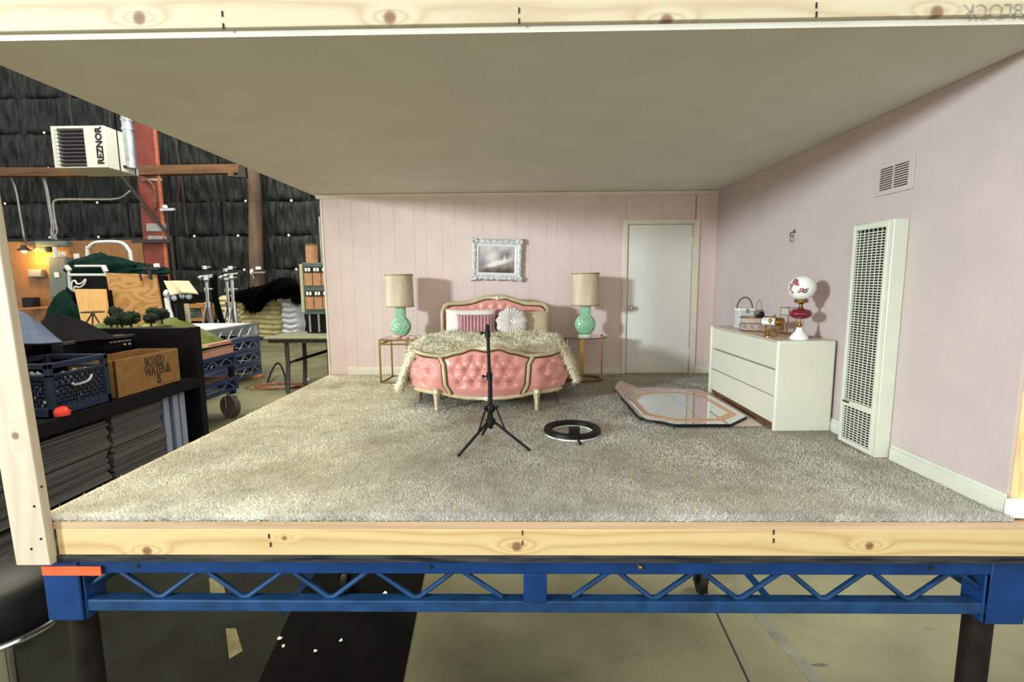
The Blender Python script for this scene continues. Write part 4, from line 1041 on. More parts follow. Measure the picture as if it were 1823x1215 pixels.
for i in range(11):
    z = vz0+.03+(vz1-vz0-.06)*(i+.0)/10.0
    MB(c).box(XR-.009, XR-.004, vy0+.045, 1.052, z-.0038, z+.0038).build('louver', M_['pinkR'], vt); MB(c).box(XR-.009, XR-.004, 1.060, vy1-.045, z-.0038, z+.0038).build('louver', M_['pinkR'], vt)
c = Vector((XR-.001, 2.23, 1.63)); hk = thing('wall_hook', 'small brass hook with a dangling loop above the dresser', 'hook', c)
MB(c).box(c.x-.006, c.x, c.y-.014, c.y+.014, 1.645, 1.68).build('plate', M_['gold'], hk)
MB(c).tube([c+Vector((-.006, 0, .03)), c+Vector((-.035, 0, .02)), c+Vector((-.04, 0, .0)), c+Vector((-.03, 0, -.012)), c+Vector((-.018, 0, -.004))], .005, 8).build('hook_arm', M_['brace'], hk)
MB(c).tube([c+Vector((-.032, .018*math.cos(i*2*PI/14), -.036+.026*math.sin(i*2*PI/14))) for i in range(14)], .004, 6, closed=True).build('ring', M_['nickel'], hk)
# ================================================================== WAREHOUSE: on and near the far wall
def quadprism(pts, Y, depth): return [at(x, y, Y) for x, y in pts], (0, depth, 0)
def flat(name, label, cat, pts, Y, depth, m, group=None, bevel=0):
    q = [at(x, y, Y) for x, y in pts]; c = q[0]
    return tag(MB(c).prism(q, (0, depth, 0)).build(name, m, bevel=bevel), label, cat, group)
# red column
A = [at(*p, 35.2) for p in ((226, 100), (262, 100), (298, 507), (262, 507))]
c = Vector((A[2].x, 35.2, ZF)); rc = thing('steel_column', 'tapered red oxide steel column against the black blanket wall', 'column', c)
dn = lambda a, b_: b_+(b_-a)*((ZF-b_.z)/(b_.z-a.z))
bl_, br_ = dn(A[0], A[3]), dn(A[1], A[2])
MB(c).prism([A[0], A[1], br_, bl_], (0, .15, 0)).build('front_flange', M_['redst'], rc)
MB(c).prism([A[1]+Vector((-.02, -.06, 0)), A[1]+Vector((.22, -.06, 0)), br_+Vector((.22, -.06, 0)), br_+Vector((-.02, -.06, 0))], (0, .12, 0)).build('web_edge', M_['redE'], rc)
for (y0_, y1_) in ((398, 412), (420, 428), (318, 322)):
    q = [at(x, y, 35.15) for x, y in ((252+(y0_-320)*.11, y0_), (288+(y0_-320)*.09, y0_), (288+(y0_-320)*.09, y1_), (252+(y0_-320)*.11, y1_))]; MB(c).prism(q, (0, .1, 0)).build('splice_plate', M_['conduit'], rc)
# timber girts
flat('timber_beam', 'orange brown timber beam right of the red column', 'beam', ((244, 294), (425, 292), (426, 308), (246, 312)), 35.0, .5, M_['beam'], bevel=.05)
flat('timber_beam', 'long dark timber beam running left behind the unit heater', 'beam', ((-40, 298), (232, 298), (232, 313), (-40, 314)), 36.2, .5, M_['beam'], bevel=.05)
c = at(423, 312, 34.9); MB(c)
tag(MB(c).prism([at(x, y, 34.9) for x, y in ((404, 306), (414, 306), (416, 313), (406, 314))], (0, .3, 0)).build('beam_block', M_['beam']), 'small timber block under the right end of the beam', 'block')
tag(MB(c).prism([at(x, y, 34.8) for x, y in ((424, 296), (436, 297), (438, 316), (415, 315), (415, 312), (424, 311))], (0, .3, 0)).build('steel_bracket', M_['brace']), 'dark steel bracket where the beam meets the wooden pole', 'bracket')
# pole
p0, p1 = at(447, 230, 37.1), at(460, 520, 37.1); p2 = p1+(p1-p0)*((ZF-p1.z)/(p1.z-p0.z)); c = p2.copy()
tag(MB(c).tube([p0, p0.lerp(p2, .3)+Vector((.08, 0, 0)), p0.lerp(p2, .6)-Vector((.05, 0, 0)), p2], [.44, .48, .52, .55], 14).build('wooden_pole', M_['post'], smooth=180), 'round weathered wooden pole against the black blankets', 'pole')
c = at(462, 484, 36.5); cl_ = thing('pipe_clamp', 'small white clamp with a note on the wooden pole', 'clamp', c)
MB(c).prism([at(x, y, 36.5) for x, y in ((455, 475), (464, 475), (464, 480), (455, 480))], (0, .08, 0)).build('note', M_['white'], cl_)
MB(c).bar(at(448, 486, 36.4), at(472, 485, 36.4), .12, .12).build('bar', M_['conduit'], cl_)
MB(c).prism([at(x, y, 36.4) for x, y in ((445, 480), (449, 479), (450, 487), (445, 488))], (0, .15, 0)).build('jaw', M_['white'], cl_)
MB(c).bar(at(449, 488, 36.4), at(453, 497, 36.4), .08, .08).build('lever', M_['conduit'], cl_)
# conduits
def conduit(pts, Y, r, label, m=None):
    q = [at(x, y, Y) for x, y in pts]; c = q[-1]
    tag(MB(c).tube(smooth_path(q, 3), r, 8).build('conduit', m or M_['conduit'], smooth=180), label, 'pipe', 'conduits on the far wall')
conduit([(-30, 313), (12, 314), (22, 320), (30, 345), (36, 380), (45, 432)], 36.9, .075, 'leftmost bent grey conduit beside the pine upright')
conduit([(74, 300), (76, 314), (81, 330), (88, 370), (93, 402), (92, 412), (93, 428)], 36.9, .09, 'left one of the three conduits rising from the grey trough')
conduit([(79, 314), (85, 340), (91, 375), (97, 405), (95, 415), (97, 428)], 36.8, .075, 'middle one of the three conduits rising from the grey trough')
conduit([(232, 340), (210, 354), (160, 355), (110, 355), (97, 358), (95, 366), (98, 390), (102, 412), (99, 420), (101, 428)], 36.7, .075, 'conduit that turns right along the blankets under the unit heater')
conduit([(315, 250), (319, 300), (318, 345), (313, 372)], 37.5, .035, 'thin reddish cable hanging right of the red column', M_['redst'])
conduit([(311, 240), (322, 310), (330, 380), (335, 425)], 37.5, .10, 'grey cord hanging in front of the blankets between column and pole', M_['brace'])
# braces
c = at(300, 420, 34.98); br = thing('steel_brace', 'dark triangular steel brace below the unit heater', 'brace', c)
MB(c).bar(at(213, 308, 34.98), at(306, 428, 34.98), .15, .15).build('diagonal', M_['brace'], br)
MB(c).bar(at(236, 430, 34.98), at(306, 429, 34.98), .25, .25).build('strut', M_['brace'], br)
MB(c).bar(at(305, 420, 34.98), at(313, 500, 34.98), .14, .14).build('upright', M_['brace'], br)
c = at(306, 372, 35.1); bt = thing('wall_bracket', 'small galvanised bracket on the right edge of the red column', 'bracket', c)
MB(c).bar(at(286, 374, 35.0), at(312, 373, 35.0), .2, .18).build('arm', M_['galv'], bt); MB(c).ball(at(294, 369, 35.0), .18, n=8, m=6).build('insulator', M_['milk'], bt)
MB(c).bar(at(297, 376, 35.0), at(301, 420, 35.0), .1, .1).build('rod', M_['brace'], bt)
c = at(275, 318, 35.0); m = MB(c)
m.tube(smooth_path([at(x, y, 35.0) for x, y in ((250, 316), (265, 322), (274, 334), (277, 348), (276, 372))], 4), .09, 8)
tag(m.build('gas_line', M_['beam'], smooth=180), 'short yellowish gas line curling down the red column', 'pipe')
# unit heater
x0, x1 = at(93, 262, 26).x, at(188, 262, 26).x; za, zb_ = at(140, 299, 26).z, at(140, 224, 26).z; ya, yb = 26.0, 28.3
c = Vector(((x0+x1)/2, 27, za)); uh = thing('unit_heater', 'white hanging unit heater with black louvres and a flue', 'heater', c)
def U_(): return MB(c)
lx0, lx1, lz0, lz1 = at(103, 262, 26).x, at(151, 262, 26).x, za+.06, at(130, 229, 26).z
hb_ = U_(); hb_.box(x0, lx0, ya, yb, za, zb_).box(lx1, x1, ya, yb, za, zb_).box(lx0, lx1, ya, yb, lz1, zb_).box(lx0, lx1, ya, yb, za, lz0).box(lx0, lx1, ya+.5, yb, lz0, lz1)
hb_.build('cabinet', M_['heat'], uh, bevel=.03)
U_().box(lx0, lx1, ya+.35, ya+.48, lz0, lz1).build('dark_interior', M_['dark'], uh)
nl = 10
for i in range(nl):
    z = lz0+(lz1-lz0)*(i+.5)/nl; sl = U_()
    sl.add([(lx0, ya+.02, z+.04), (lx1, ya+.02, z+.04), (lx1, ya+.25, z-.05), (lx0, ya+.25, z-.05), (lx0, ya+.02, z+.075), (lx1, ya+.02, z+.075), (lx1, ya+.25, z-.015), (lx0, ya+.25, z-.015)], [(3, 2, 1, 0), (4, 5, 6, 7), (0, 1, 5, 4), (1, 2, 6, 5), (2, 3, 7, 6), (3, 0, 4, 7)]); sl.build('louvre', mat('louvre_grey', (96, 90, 96), .5) if i == 0 else bpy.data.materials['louvre_grey'], uh)
    U_().ball((lx0-.04, ya, z+.06), .07, .05, .06, 8, 6).build('louvre_hinge', M_['heat'], uh)
U_().box(x1+.001, x1+.02, ya+.85, ya+.93, za+.02, zb_-.02).box(x1+.001, x1+.02, yb-.3, yb-.22, za+.02, zb_-.02).build('panel_seam', M_['brace'], uh)
U_().box(x1+.001, x1+.03, ya+1.15, ya+1.4, za+.25, za+.4).build('switch', M_['dark'], uh)
tcx = at(178, 262, 26).x
text('lettering', 'REZNOR', .50, M_['inkB'], uh, Matrix.Translation(Vector((tcx, ya-.012, (za+zb_)/2+.05))-c) @ Matrix.Rotation(PI/2, 4, 'X') @ Matrix.Rotation(PI/2, 4, 'Z') @ Matrix.Scale(1.0, 4), .01, 1.02, .018)
fx = at(228, 230, 27.6).x
U_().tube([(fx, 27.6, za+.3), (fx, 27.6, zb_+2.2)], .30, 16).build('flue', M_['galv'], uh, smooth=60)
for i in range(3): U_().tube([(fx, 27.6, zb_+.2+i*.5), (fx, 27.6, zb_+.3+i*.5)], .34, 16).build('flue_joint', M_['galv'], uh)
U_().tube([(fx-.3, 27.6, zb_+1.6), (fx-.75, 27.6, zb_+1.5)], .3, 14).build('flue_elbow', M_['galv'], uh)
for sx_ in (x0+.4, x1-.4):
    U_().bar((sx_, 27, zb_), (sx_, 27, zb_+6), .05, .05).build('hanger_rod', M_['brace'], uh)

# plywood backer and electrical gear
flat('plywood_backer', 'brown plywood backer board behind the electrical boxes', 'board', ((-60, 432), (252, 427), (262, 508), (262, 600), (-60, 600)), 37.0, .12, M_['plyd'])
def ebox(name, label, x0_, y0_, x1_, y1_, Y, dep, m, cat='box', skew=.10):
    s = (y1_-y0_)*skew; c = at((x0_+x1_)/2, y1_, Y)
    t = thing(name, label, cat, c)
    q = [at(x0_, y0_, Y), at(x1_, y0_, Y), at(x1_+s, y1_, Y), at(x0_+s, y1_, Y)]
    MB(c).prism(q, (0, dep, 0)).build('body', m, t, bevel=.04)
    ins = [at(x0_+2, y0_+2, Y-.03), at(x1_-2, y0_+2, Y-.03), at(x1_-2+s, y1_-2, Y-.03), at(x0_+2+s, y1_-2, Y-.03)]
    MB(c).prism(ins, (0, .02, 0)).build('cover', m, t, bevel=.02)
    return t, c
eb, c = ebox('electrical_panel', 'tall grey electrical breaker panel on the plywood', 85, 458, 117, 530, 36.4, .6, M_['ebox'], 'electrical box', .06)
MB(c).prism([at(x, y, 36.2) for x, y in ((96, 485), (104, 485), (105, 494), (97, 494))], (0, .05, 0)).build('warning_sticker', M_['scrap'], eb)
MB(c).prism([at(x, y, 36.4) for x, y in ((89, 532), (118, 532), (112, 545), (93, 545))], (0, .4, 0)).build('lower_hub', M_['ebox'], eb)
ebox('wire_trough', 'long grey wiring trough above the breaker panel', 60, 429, 117, 439, 36.5, .5, M_['ebox'], 'electrical box')
ebox('junction_box', 'grey junction box hanging left of the wiring trough', 58, 438, 82, 449, 36.6, .4, M_['ebox'], 'electrical box')
ebox('disconnect_box', 'pale grey disconnect box left of the breaker panel', 49, 480, 73, 494, 36.6, .42, M_['conduit'], 'electrical box')
ebox('outlet_plate', 'small white outlet plate on the plywood backer', 130, 452, 140, 462, 36.9, .1, M_['white'], 'outlet')
ebox('paper_label', 'white paper label above the breaker panel', 103, 448, 116, 456, 36.7, .05, M_['scrap'], 'label')
c = at(99, 450, 36.5); tag(MB(c).tube([at(98, 440, 36.5), at(100, 459, 36.5)], .16, 10).build('riser_pipe', M_['pvc']), 'short white riser between trough and breaker panel', 'pipe')
ebox('wall_shelf', 'dark box standing on the floor below the electrical gear', 38, 530, 58, 548, 36.2, .6, M_['dark'], 'box')
c = at(40, 546, 35.8); tag(MB(c).bar(at(20, 551, 35.8), at(108, 546, 35.8), .5, .15).build('bench_edge', M_['wdblk']), 'pale wooden bench edge below the electrical gear', 'bench')
# warm lamp
c = at(43, 447, 36.1); lp_ = thing('wall_lamp', 'amber work lamp glowing against the plywood backer', 'lamp', c)
MB(c).lathe([(.16, .45), (.18, .3), (.5, 0), (.46, 0), (.12, .28)], c, 20).build('lamp_shade', M_['brace'], lp_)
hot = mat('lit_bulb', (255, 190, 90), .4, var=0, emit=(255, 176, 60), es=30)
MB(c).ball(c+Vector((0, 0, -.02)), .16, n=12, m=8).build('bulb', hot, lp_)
MB(c).tube([c+Vector((0, 0, .4)), c+Vector((0, .8, .8))], .05, 8).build('arm', M_['conduit'], lp_)
d = bpy.data.lights.new('wall_lamp_light', 'POINT'); d.energy = 420; d.color = (1, .55, .12); d.shadow_soft_size = .15
lo_ = bpy.data.objects.new('wall_lamp_light', d); COL.objects.link(lo_); lo_.location = c+Vector((.3, -.1, -.55))

# ------------------------------------------------------------------ rack, green cloth, boards
c = at(160, 489, 24); c = Vector((c.x, 23.5, ZF)); rk = thing('pipe_rack', 'white pipe rack holding dark green cloth', 'rack', c)
def pipe(pts, nm, r=.06, Y=23.5, m='pvc', par=None, cc=None): MB(cc or c).tube([at(x, y, Y) for x, y in pts], r, 8).build(nm, M_[m], par or rk, smooth=60)
pipe([(122, 474), (127, 560), (133, 640)], 'post'); pipe([(186, 474), (194, 560), (200, 640)], 'post'); pipe([(134, 474), (188, 474)], 'rail', .06); pipe([(122, 490), (187, 490)], 'rail', .08)
pipe([(100, 530), (135, 530)], 'rail', .08); pipe([(118, 474), (124, 482)], 'joint', .12); pipe([(184, 474), (189, 484)], 'joint', .12)
c2 = at(196, 470, 26); c2 = Vector((c2.x, 26, ZF)); ar = thing('arch_handle', 'tall white arched cart handle behind the green cloth', 'handle', c2)
arc = smooth_path([at(x, y, 26) for x, y in ((160, 600), (156, 456), (158, 442), (168, 433), (185, 431), (205, 431), (219, 434), (228, 444), (234, 466), (248, 600))], 4)
MB(c2).tube(arc, .10, 8).build('arch', M_['pvc'], ar, smooth=180)
def heap(name, label, cat, px, py, Y, wx, wy, hz, m, seed, base_drop=1.2, group=None, n=40, spik=0):
    c = at(px, py, Y); r = random.Random(seed); ph = [r.uniform(0, 6) for _ in range(6)]; o = MB(c)
    def fn(u, v):
        a = u*2*PI; t = v*PI*.62
        k = 1+.13*math.sin(a*3+ph[0])+.08*math.sin(a*5+ph[1])+.05*math.sin(a*11+t*6+ph[2])+.05*math.sin(t*9+ph[3]+a*2)
        f = math.sin(t); zz = math.cos(t)*hz*(1+.15*math.sin(a*2+ph[4])+.1*math.sin(a*5+ph[5]))
        return c+Vector((math.cos(a)*f*wx*k, math.sin(a)*f*wy*k, zz if zz > 0 else zz*base_drop))
    o.grid(fn, n, 18); return tag(o.build(name, m, smooth=60), label, cat, group)
heap('green_cloth', 'dark green cloth heaped on top of the white pipe rack', 'cloth', 180, 478, 25.2, 1.9, .8, .75, M_['green'], 3)
heap('green_cloth', 'dark green cloth lying behind the tall plywood sheet', 'cloth', 235, 484, 25.6, 2.0, .8, .45, M_['green'], 9)
heap('green_cloth', 'dark green cloth bundle hanging low on the left of the pipe rack', 'cloth', 124, 575, 23, 1.0, .8, 1.5, M_['green'], 5, 1.8)
flat('plywood_sheet', 'large plywood sheet with swirling grain standing behind the model hill', 'board', ((188, 486), (277, 489), (301, 620), (212, 620)), 21.5, .12, M_['plyw'])
flat('plywood_sheet', 'smaller plywood board left of the large plywood sheet', 'board', ((132, 515), (186, 515), (199, 620), (155, 620)), 21.0, .12, pine('pale_plywood', (224, 178, 112), (196, 146, 80), 'Z', (), 1.2, .4))
flat('black_flat', 'black board standing at the right of the plywood sheet', 'board', ((278, 490), (291, 491), (316, 620), (302, 620)), 21.6, .3, M_['blackm'])
flat('black_flat', 'narrow black board between the two plywood boards', 'board', ((186, 517), (193, 517), (209, 620), (199, 620)), 21.3, .3, M_['blackm'])
flat('black_screen', 'black screen panel behind the smaller plywood board', 'panel', ((128, 492), (188, 492), (196, 540), (130, 540)), 23.0, .2, M_['blackm'])
c = at(163, 560, 20.2); hw = thing('hand_wheel', 'thin rusty hand wheel on a post before the small plywood', 'wheel', Vector((c.x, 20.2, ZF)))
cc = Vector((c.x, 20.2, ZF)); w0 = at(165, 556, 20.2)
MB(cc).tube([w0+Vector((.42*math.cos(i*2*PI/24), .42*math.sin(i*2*PI/24), .0)) for i in range(24)], .035, 6, closed=True).build('rim', M_['trunk'], hw)
for k in (-1, 0, 1): MB(cc).tube([w0, at(165+k*16, 585+abs(k)*-2, 20.2)], .035, 6).build('leg', M_['trunk'], hw)
MB(cc).cyl(at(165, 580, 20.2), Vector((at(165, 580, 20.2).x, 20.2, ZF)), .05, n=8).build('post', M_['trunk'], hw)
c = at(138, 508, 22.96); m = MB(c)
m.tube(smooth_path([at(x, y, 22.96) for x, y in ((127, 518), (128, 504), (133, 500), (138, 506), (146, 504), (152, 498), (150, 506), (142, 512), (133, 511), (131, 520))], 4), .045, 8)
tag(m.build('white_strap', M_['pvc'], smooth=180), 'crumpled white strap on the front of the black screen', 'strap')
c = at(275, 472, 22); cp = thing('spring_clamp', 'dark clamp with a white tip on top of the plywood sheet', 'clamp', c)
MB(c).bar(at(255, 478, 21.3), at(283, 478, 21.3), .1, .12).build('jaw', M_['brace'], cp); MB(c).bar(at(266, 476, 21.3), at(268, 498, 21.3), .12, .1).build('screw', M_['brace'], cp)
MB(c).prism([at(x, y, 21.3) for x, y in ((273, 470), (278, 469), (280, 477), (274, 477))], (0, .2, 0)).build('tip', M_['white'], cp); MB(c).bar(at(249, 488, 21.3), at(252, 500, 21.3), .08, .06).build('second_screw', M_['brace'], cp)

# cloth draped gear, black pipe, crate
c = at(320, 522, 20.5); cvp = [(291, 500), (336, 500), (353, 521), (346, 523), (337, 518), (303, 525)]
def drape(u, v):
    a = at(291+u*45, 500+.2*math.sin(u*9), 20.8); b_ = at(303+u*47, 525-u*2-5*math.sin(PI*u)*(.7), 20.1)
    p = a.lerp(b_, v); p.y += .12*math.sin(u*8)*v; return p
tag(MB(c).sheet(drape, 16, 8, (0, .03, -.05)).build('canvas_sheet', M_['canvas'], smooth=60), 'cream canvas sheet draped over dark gear', 'cloth')
c = Vector((at(322, 540, 20.8).x, 20.8, ZF)); gr = thing('camera_head', 'dark geared camera head under the cream canvas', 'equipment', c)
MB(c).prism([at(x, y, 20.7) for x, y in ((303, 524), (345, 520), (347, 534), (330, 542), (306, 540))], (0, .8, 0)).build('body', M_['blackm'], gr, bevel=.05)
for (x, y) in ((312, 531), (326, 527), (338, 528)): MB(c).lathe([(.14, 0), (.14, .1), (.08, .12)], (0, 0, 0), 12, Matrix.Translation(at(x, y, 20.68)) @ Matrix.Rotation(PI/2, 4, 'X')).build('dial', M_['galv'], gr)
MB(c).tube([at(295, 522, 20.6), at(302, 524, 20.6)], .18, 8).tube([at(297, 530, 20.6), at(299, 545, 20.6), at(305, 566, 20.6)], .12, 8).build('white_arm', M_['pvc'], gr, smooth=60)
MB(c).cyl(at(325, 540, 21.0), Vector((c.x, 21.0, ZF)), .25, n=12).build('pedestal', M_['blackm'], gr)
p0, p1 = at(320, 541, 12.6), at(325, 578, 12.6); tag(MB(p1).cyl(p1-Vector((0, 0, .5)), p0, .105, n=16).build('black_pipe', M_['blackm']), 'short upright black pipe rising from the model hill', 'pipe')
p0, p1 = at(331, 541, 13.0), at(336, 575, 13.0); tag(MB(p1).cyl(p1-Vector((0, 0, .5)), p0, .085, n=16).build('tan_tube', M_['canvas']), 'short tan tube right beside the black pipe', 'tube')
c = at(350, 570, 27); wc = thing('wooden_crate', 'wooden crate with a dark radio behind the model hill', 'crate', Vector((c.x, 27, ZF)))
cc = Vector((c.x, 27, ZF))
MB(cc).prism([at(x, y, 27) for x, y in ((334, 541), (361, 541), (364, 549), (336, 549))], (0, 1, 0)).prism([at(x, y, 27) for x, y in ((336, 568), (364, 565), (364, 572), (337, 575))], (0, 1, 0)).prism([at(x, y, 27) for x, y in ((358, 548), (363, 548), (365, 566), (360, 566))], (0, 1, 0)).build('frame', M_['wdblk'], wc)
MB(cc).prism([at(x, y, 27.2) for x, y in ((335, 549), (359, 549), (361, 566), (336, 568))], (0, .7, 0)).build('radio', M_['cab'], wc)
for i in range(3): MB(cc).bar(at(337, 553+i*4, 27.15), at(346, 553+i*4, 27.15), .1, .06).build('grille_bar', M_['conduit'], wc)
MB(cc).box(cc.x-.6, cc.x+.6, 27.0, 28, ZF, at(350, 572, 27).z).build('pedestal', M_['blackm'], wc)

# chrome stands
def chrome_stand(px, ytop, label, Y=27, lean=3, h2=0):
    b = Vector((at(px+8, 560, Y).x, Y, ZF)); t = thing('chrome_stand', label, 'light stand', b, 0, 'chrome light stands')
    tp_ = at(px, ytop, Y); k_ = at(px+3, 545, Y)
    MB(b).tube([Vector((k_.x, Y, ZF+.5)), k_, tp_], .10, 10).build('column', M_['chrome'], t)
    MB(b).tube([k_+Vector((.0, 0, -.1)), k_+Vector((0, 0, .25))], .2, 10).build('collar', M_['chrome'], t)
    for z in (.9, 1.6, 2.2):
        MB(b).tube([k_+Vector((0, 0, z)), k_+Vector((0, 0, z+.2))], .16, 10).build('collar', M_['chrome'], t); MB(b).tube([k_+Vector((.1, -.05, z+.1)), k_+Vector((.45, -.15, z+.12))], .05, 6).build('knob', M_['chrome'], t)
    for a in (-2.2, -.7, 1.6):
        d_ = Vector((math.cos(a), math.sin(a), 0)); MB(b).tube([k_+d_*.1, Vector((k_.x, Y, ZF+.1))+d_*.75], .075, 8).build('leg', M_['chrome'], t)
    MB(b).tube([tp_+Vector((-.45, 0, -.05)), tp_+Vector((.4, 0, .02))], .07, 8).build('head_bar', M_['chrome'], t)
    MB(b).ball(tp_+Vector((-.4, 0, -.12)), .14, n=8, m=6).ball(tp_+Vector((.0, -.05, -.25)), .17, n=8, m=6).build('grip_head', M_['chrome'], t)
chrome_stand(368, 491, 'leftmost chrome light stand before the cream pads'); chrome_stand(404, 491, 'middle chrome light stand before the cream pads', 29.0); chrome_stand(413, 488, 'rightmost chrome light stand before the cream pads', 27.2)
flat('black_flag', 'black cloth panel hanging behind the leftmost chrome stand', 'panel', ((372, 492), (384, 490), (387, 530), (400, 578), (391, 578), (378, 535)), 28.5, .1, M_['cloth'])

# quilted pads and fur
def pad(label, x0_, x1_, y0_, y1_, Y, m, rows, wav):
    q = [at(x0_, y0_, Y), at(x1_, y0_, Y), at(x1_+3, y1_, Y), at(x0_+3, y1_, Y)]; c = q[3].copy(); c.z = ZF
    for p in (q[2], q[3]): p.z = max(p.z, ZF)
    o = MB(c)
    def fn(u, v):
        p = (q[3].lerp(q[2], u)).lerp(q[0].lerp(q[1], u), v)
        e = (min(1, 8*min(u, 1-u)))**.5*(min(1, 12*min(v, 1-v)))**.5
        rib = abs(math.sin(PI*rows*v+.5*math.sin(u*7+wav)))**.7
        p.y += -.25*rib*e-.35*e; p.z += .06*math.sin(u*6+wav)*v*v-.25*(abs(2*u-1)**5)*v; p.x += .05*math.sin(v*14+wav); return p
    o.sheet(fn, 26, 60, (0, .8, 0)); return tag(o.build('quilted_pad', m, smooth=60), label, 'pad', 'quilted pads stacked by the far wall')
pad('cream quilted pad behind the chrome stands', 388, 432, 527, 602, 36.0, M_['pad'], 8, 1.0)
pad('wide cream quilted pad under the black fur', 428, 506, 533, 604, 35.4, M_['pad'], 8, 2.3)
pad('white quilted pad at the right end of the pads', 503, 533, 527, 596, 34.8, M_['padw'], 7, 4.0)
c = at(478, 525, 35.0); fh = thing('black_fur_heap', 'heap of black fur lying over the quilted pads', 'fur', c)
def fh_fn(u, v):
    x = 415+u*122; yt = 530-37*math.exp(-((u-.62)/.34)**2)-8*math.sin(u*9); yb2 = 535+22*math.exp(-((u-.32)/.09)**2)-9*math.exp(-((u-.85)/.2)**2)+(10 if u > .9 else 0)
    p = at(x, yt+(yb2-yt)*v, 34.2); p.y -= .8*math.sin(PI*v)*math.sin(PI*u)**.5+.2*math.sin(u*21+v*9); return p
MB(c).sheet(fh_fn, 44, 16, (0, .5, 0)).build('hide', M_['furb'], fh, smooth=60)
nn_ = 3500; uv = rng.random((nn_, 2)); Pq = np.array([tuple(fh_fn(a, b_)) for a, b_ in uv]); Nq = np.tile(np.array([[0, -1, -.25]]), (nn_, 1))+rng.normal(size=(nn_, 3))*.4
spikes('fur_fibres', Pq, Nq, rng.uniform(.2, .4, nn_), .04, .4, M_['furb'], fh, tuple(c), droop=.5)

# ------------------------------------------------------------------ folding table and cabinet
c = Vector((-8, 17.5, ZF)); ft = thing('folding_table', 'grey folding table behind the left end of the pink wall', 'table', c)
MB(c).box(-10.05, -4.8, 16.5, 18.9, -.98, -.88).build('table_top', M_['tabt'], ft, bevel=.03)
MB(c).box(-9.9, -4.95, 16.6, 18.8, -1.12, -.981).build('apron', M_['brace'], ft)
for (xt, yt, xb, yb2) in ((-9.25, 16.75, -9.12, 16.35), (-9.25, 18.3, -9.1, 17.85)):
    MB(c).tube([(xt, yt, -1.1), (xt+.02, yt-.02, -2.0), (xb, yb2, ZF+.05)], .085, 10).build('leg', M_['brace'], ft, smooth=60)
MB(c).tube([(-9.24, 16.72, -1.95), (-9.24, 18.2, -1.95)], .05, 8).build('stretcher', M_['brace'], ft)
MB(c).tube([(-9.24, 17.4, -1.95), (-6.2, 17.4, -1.05)], .06, 8).build('diagonal_brace', M_['blackm'], ft)
tz = -.88
c = Vector((at(568, 590, 18.2).x, 18.2, tz)); x0, x1 = at(546, 575, 18).x, at(546, 575, 18).x+2.0
z1 = at(560, 556, 18).z
bn = thing('storage_bin', 'dark bin with pale uprights on the folding table', 'bin', c)
MB(c).box(x0, x1, 18.0, 18.8, tz, z1-.08).build('body', M_['blackm'], bn, bevel=.02); MB(c).box(x0-.06, x1, 17.95, 18.82, z1-.08, z1).build('lid', M_['cab'], bn)
for px in (552, 568): MB(c).bar((at(px, 575, 17.97).x, 17.97, tz+.05), (at(px, 575, 17.97).x, 17.97, z1-.1), .07, .05).build('upright', M_['conduit'], bn)
z2 = at(560, 468, 18).z; c = Vector((c.x, 18.3, z1)); cb_ = thing('drawer_cabinet', 'grey green drawer cabinet with white labels on the folding table', 'cabinet', c)
xa = x0-.05
MB(c).box(xa, x1, 18.0, 18.7, z1, z2).build('body', M_['cab'], cb_, bevel=.02); MB(c).box(xa-.13, xa-.001, 18.0, 18.7, z1, z2-.05).build('side', M_['canvas'], cb_)
H_ = z2-z1
for r_ in range(2):
    for k_ in range(4):
        dx_ = xa+.08+k_*.36; za_ = z1+H_*(.06+.48*r_); zc_ = za_+H_*.38
        dw = MB(c).box(dx_, dx_+.32, 17.96, 17.999, za_, zc_).build('drawer', M_['cabw'], cb_); MB(c).box(dx_, dx_+.32, 17.94, 17.959, zc_-.24, zc_).build('label_holder', M_['dark'], dw)
        for j in range(2): MB(c).box(dx_+.05+.13*j, dx_+.14+.13*j, 17.925, 17.939, zc_-.19, zc_-.05).build('label_card', M_['scrap'], dw)
p = at(556, 467, 18.3); c = Vector((p.x, 18.3, z2)); z3 = at(556, 436, 18.3).z; bxo = thing('brown_canister', 'brown cylindrical carton on top of the drawer cabinet', 'carton', c)
MB(c).lathe([(.24, 0), (.24, z3-z2-.04)], c, 20).build('body', M_['cabw'], bxo); MB(c).lathe([(.25, z3-z2-.04), (.25, z3-z2), (.2, z3-z2+.02)], c, 20).build('lid', M_['brown'], bxo)
for k, (px, lab) in enumerate(((568.5, 'left thin pale pole standing behind the drawer cabinet'), (573, 'right thin pale pole standing behind the drawer cabinet'))):
    q0, q1 = at(px, 386, 19.2), at(px+5, 470, 19.2); q2 = q1+(q1-q0)*((ZF-q1.z)/(q1.z-q0.z)); tag(MB(q2).cyl(q2, q0, .045, n=8).build('thin_pole', M_['conduit']), lab, 'pole')
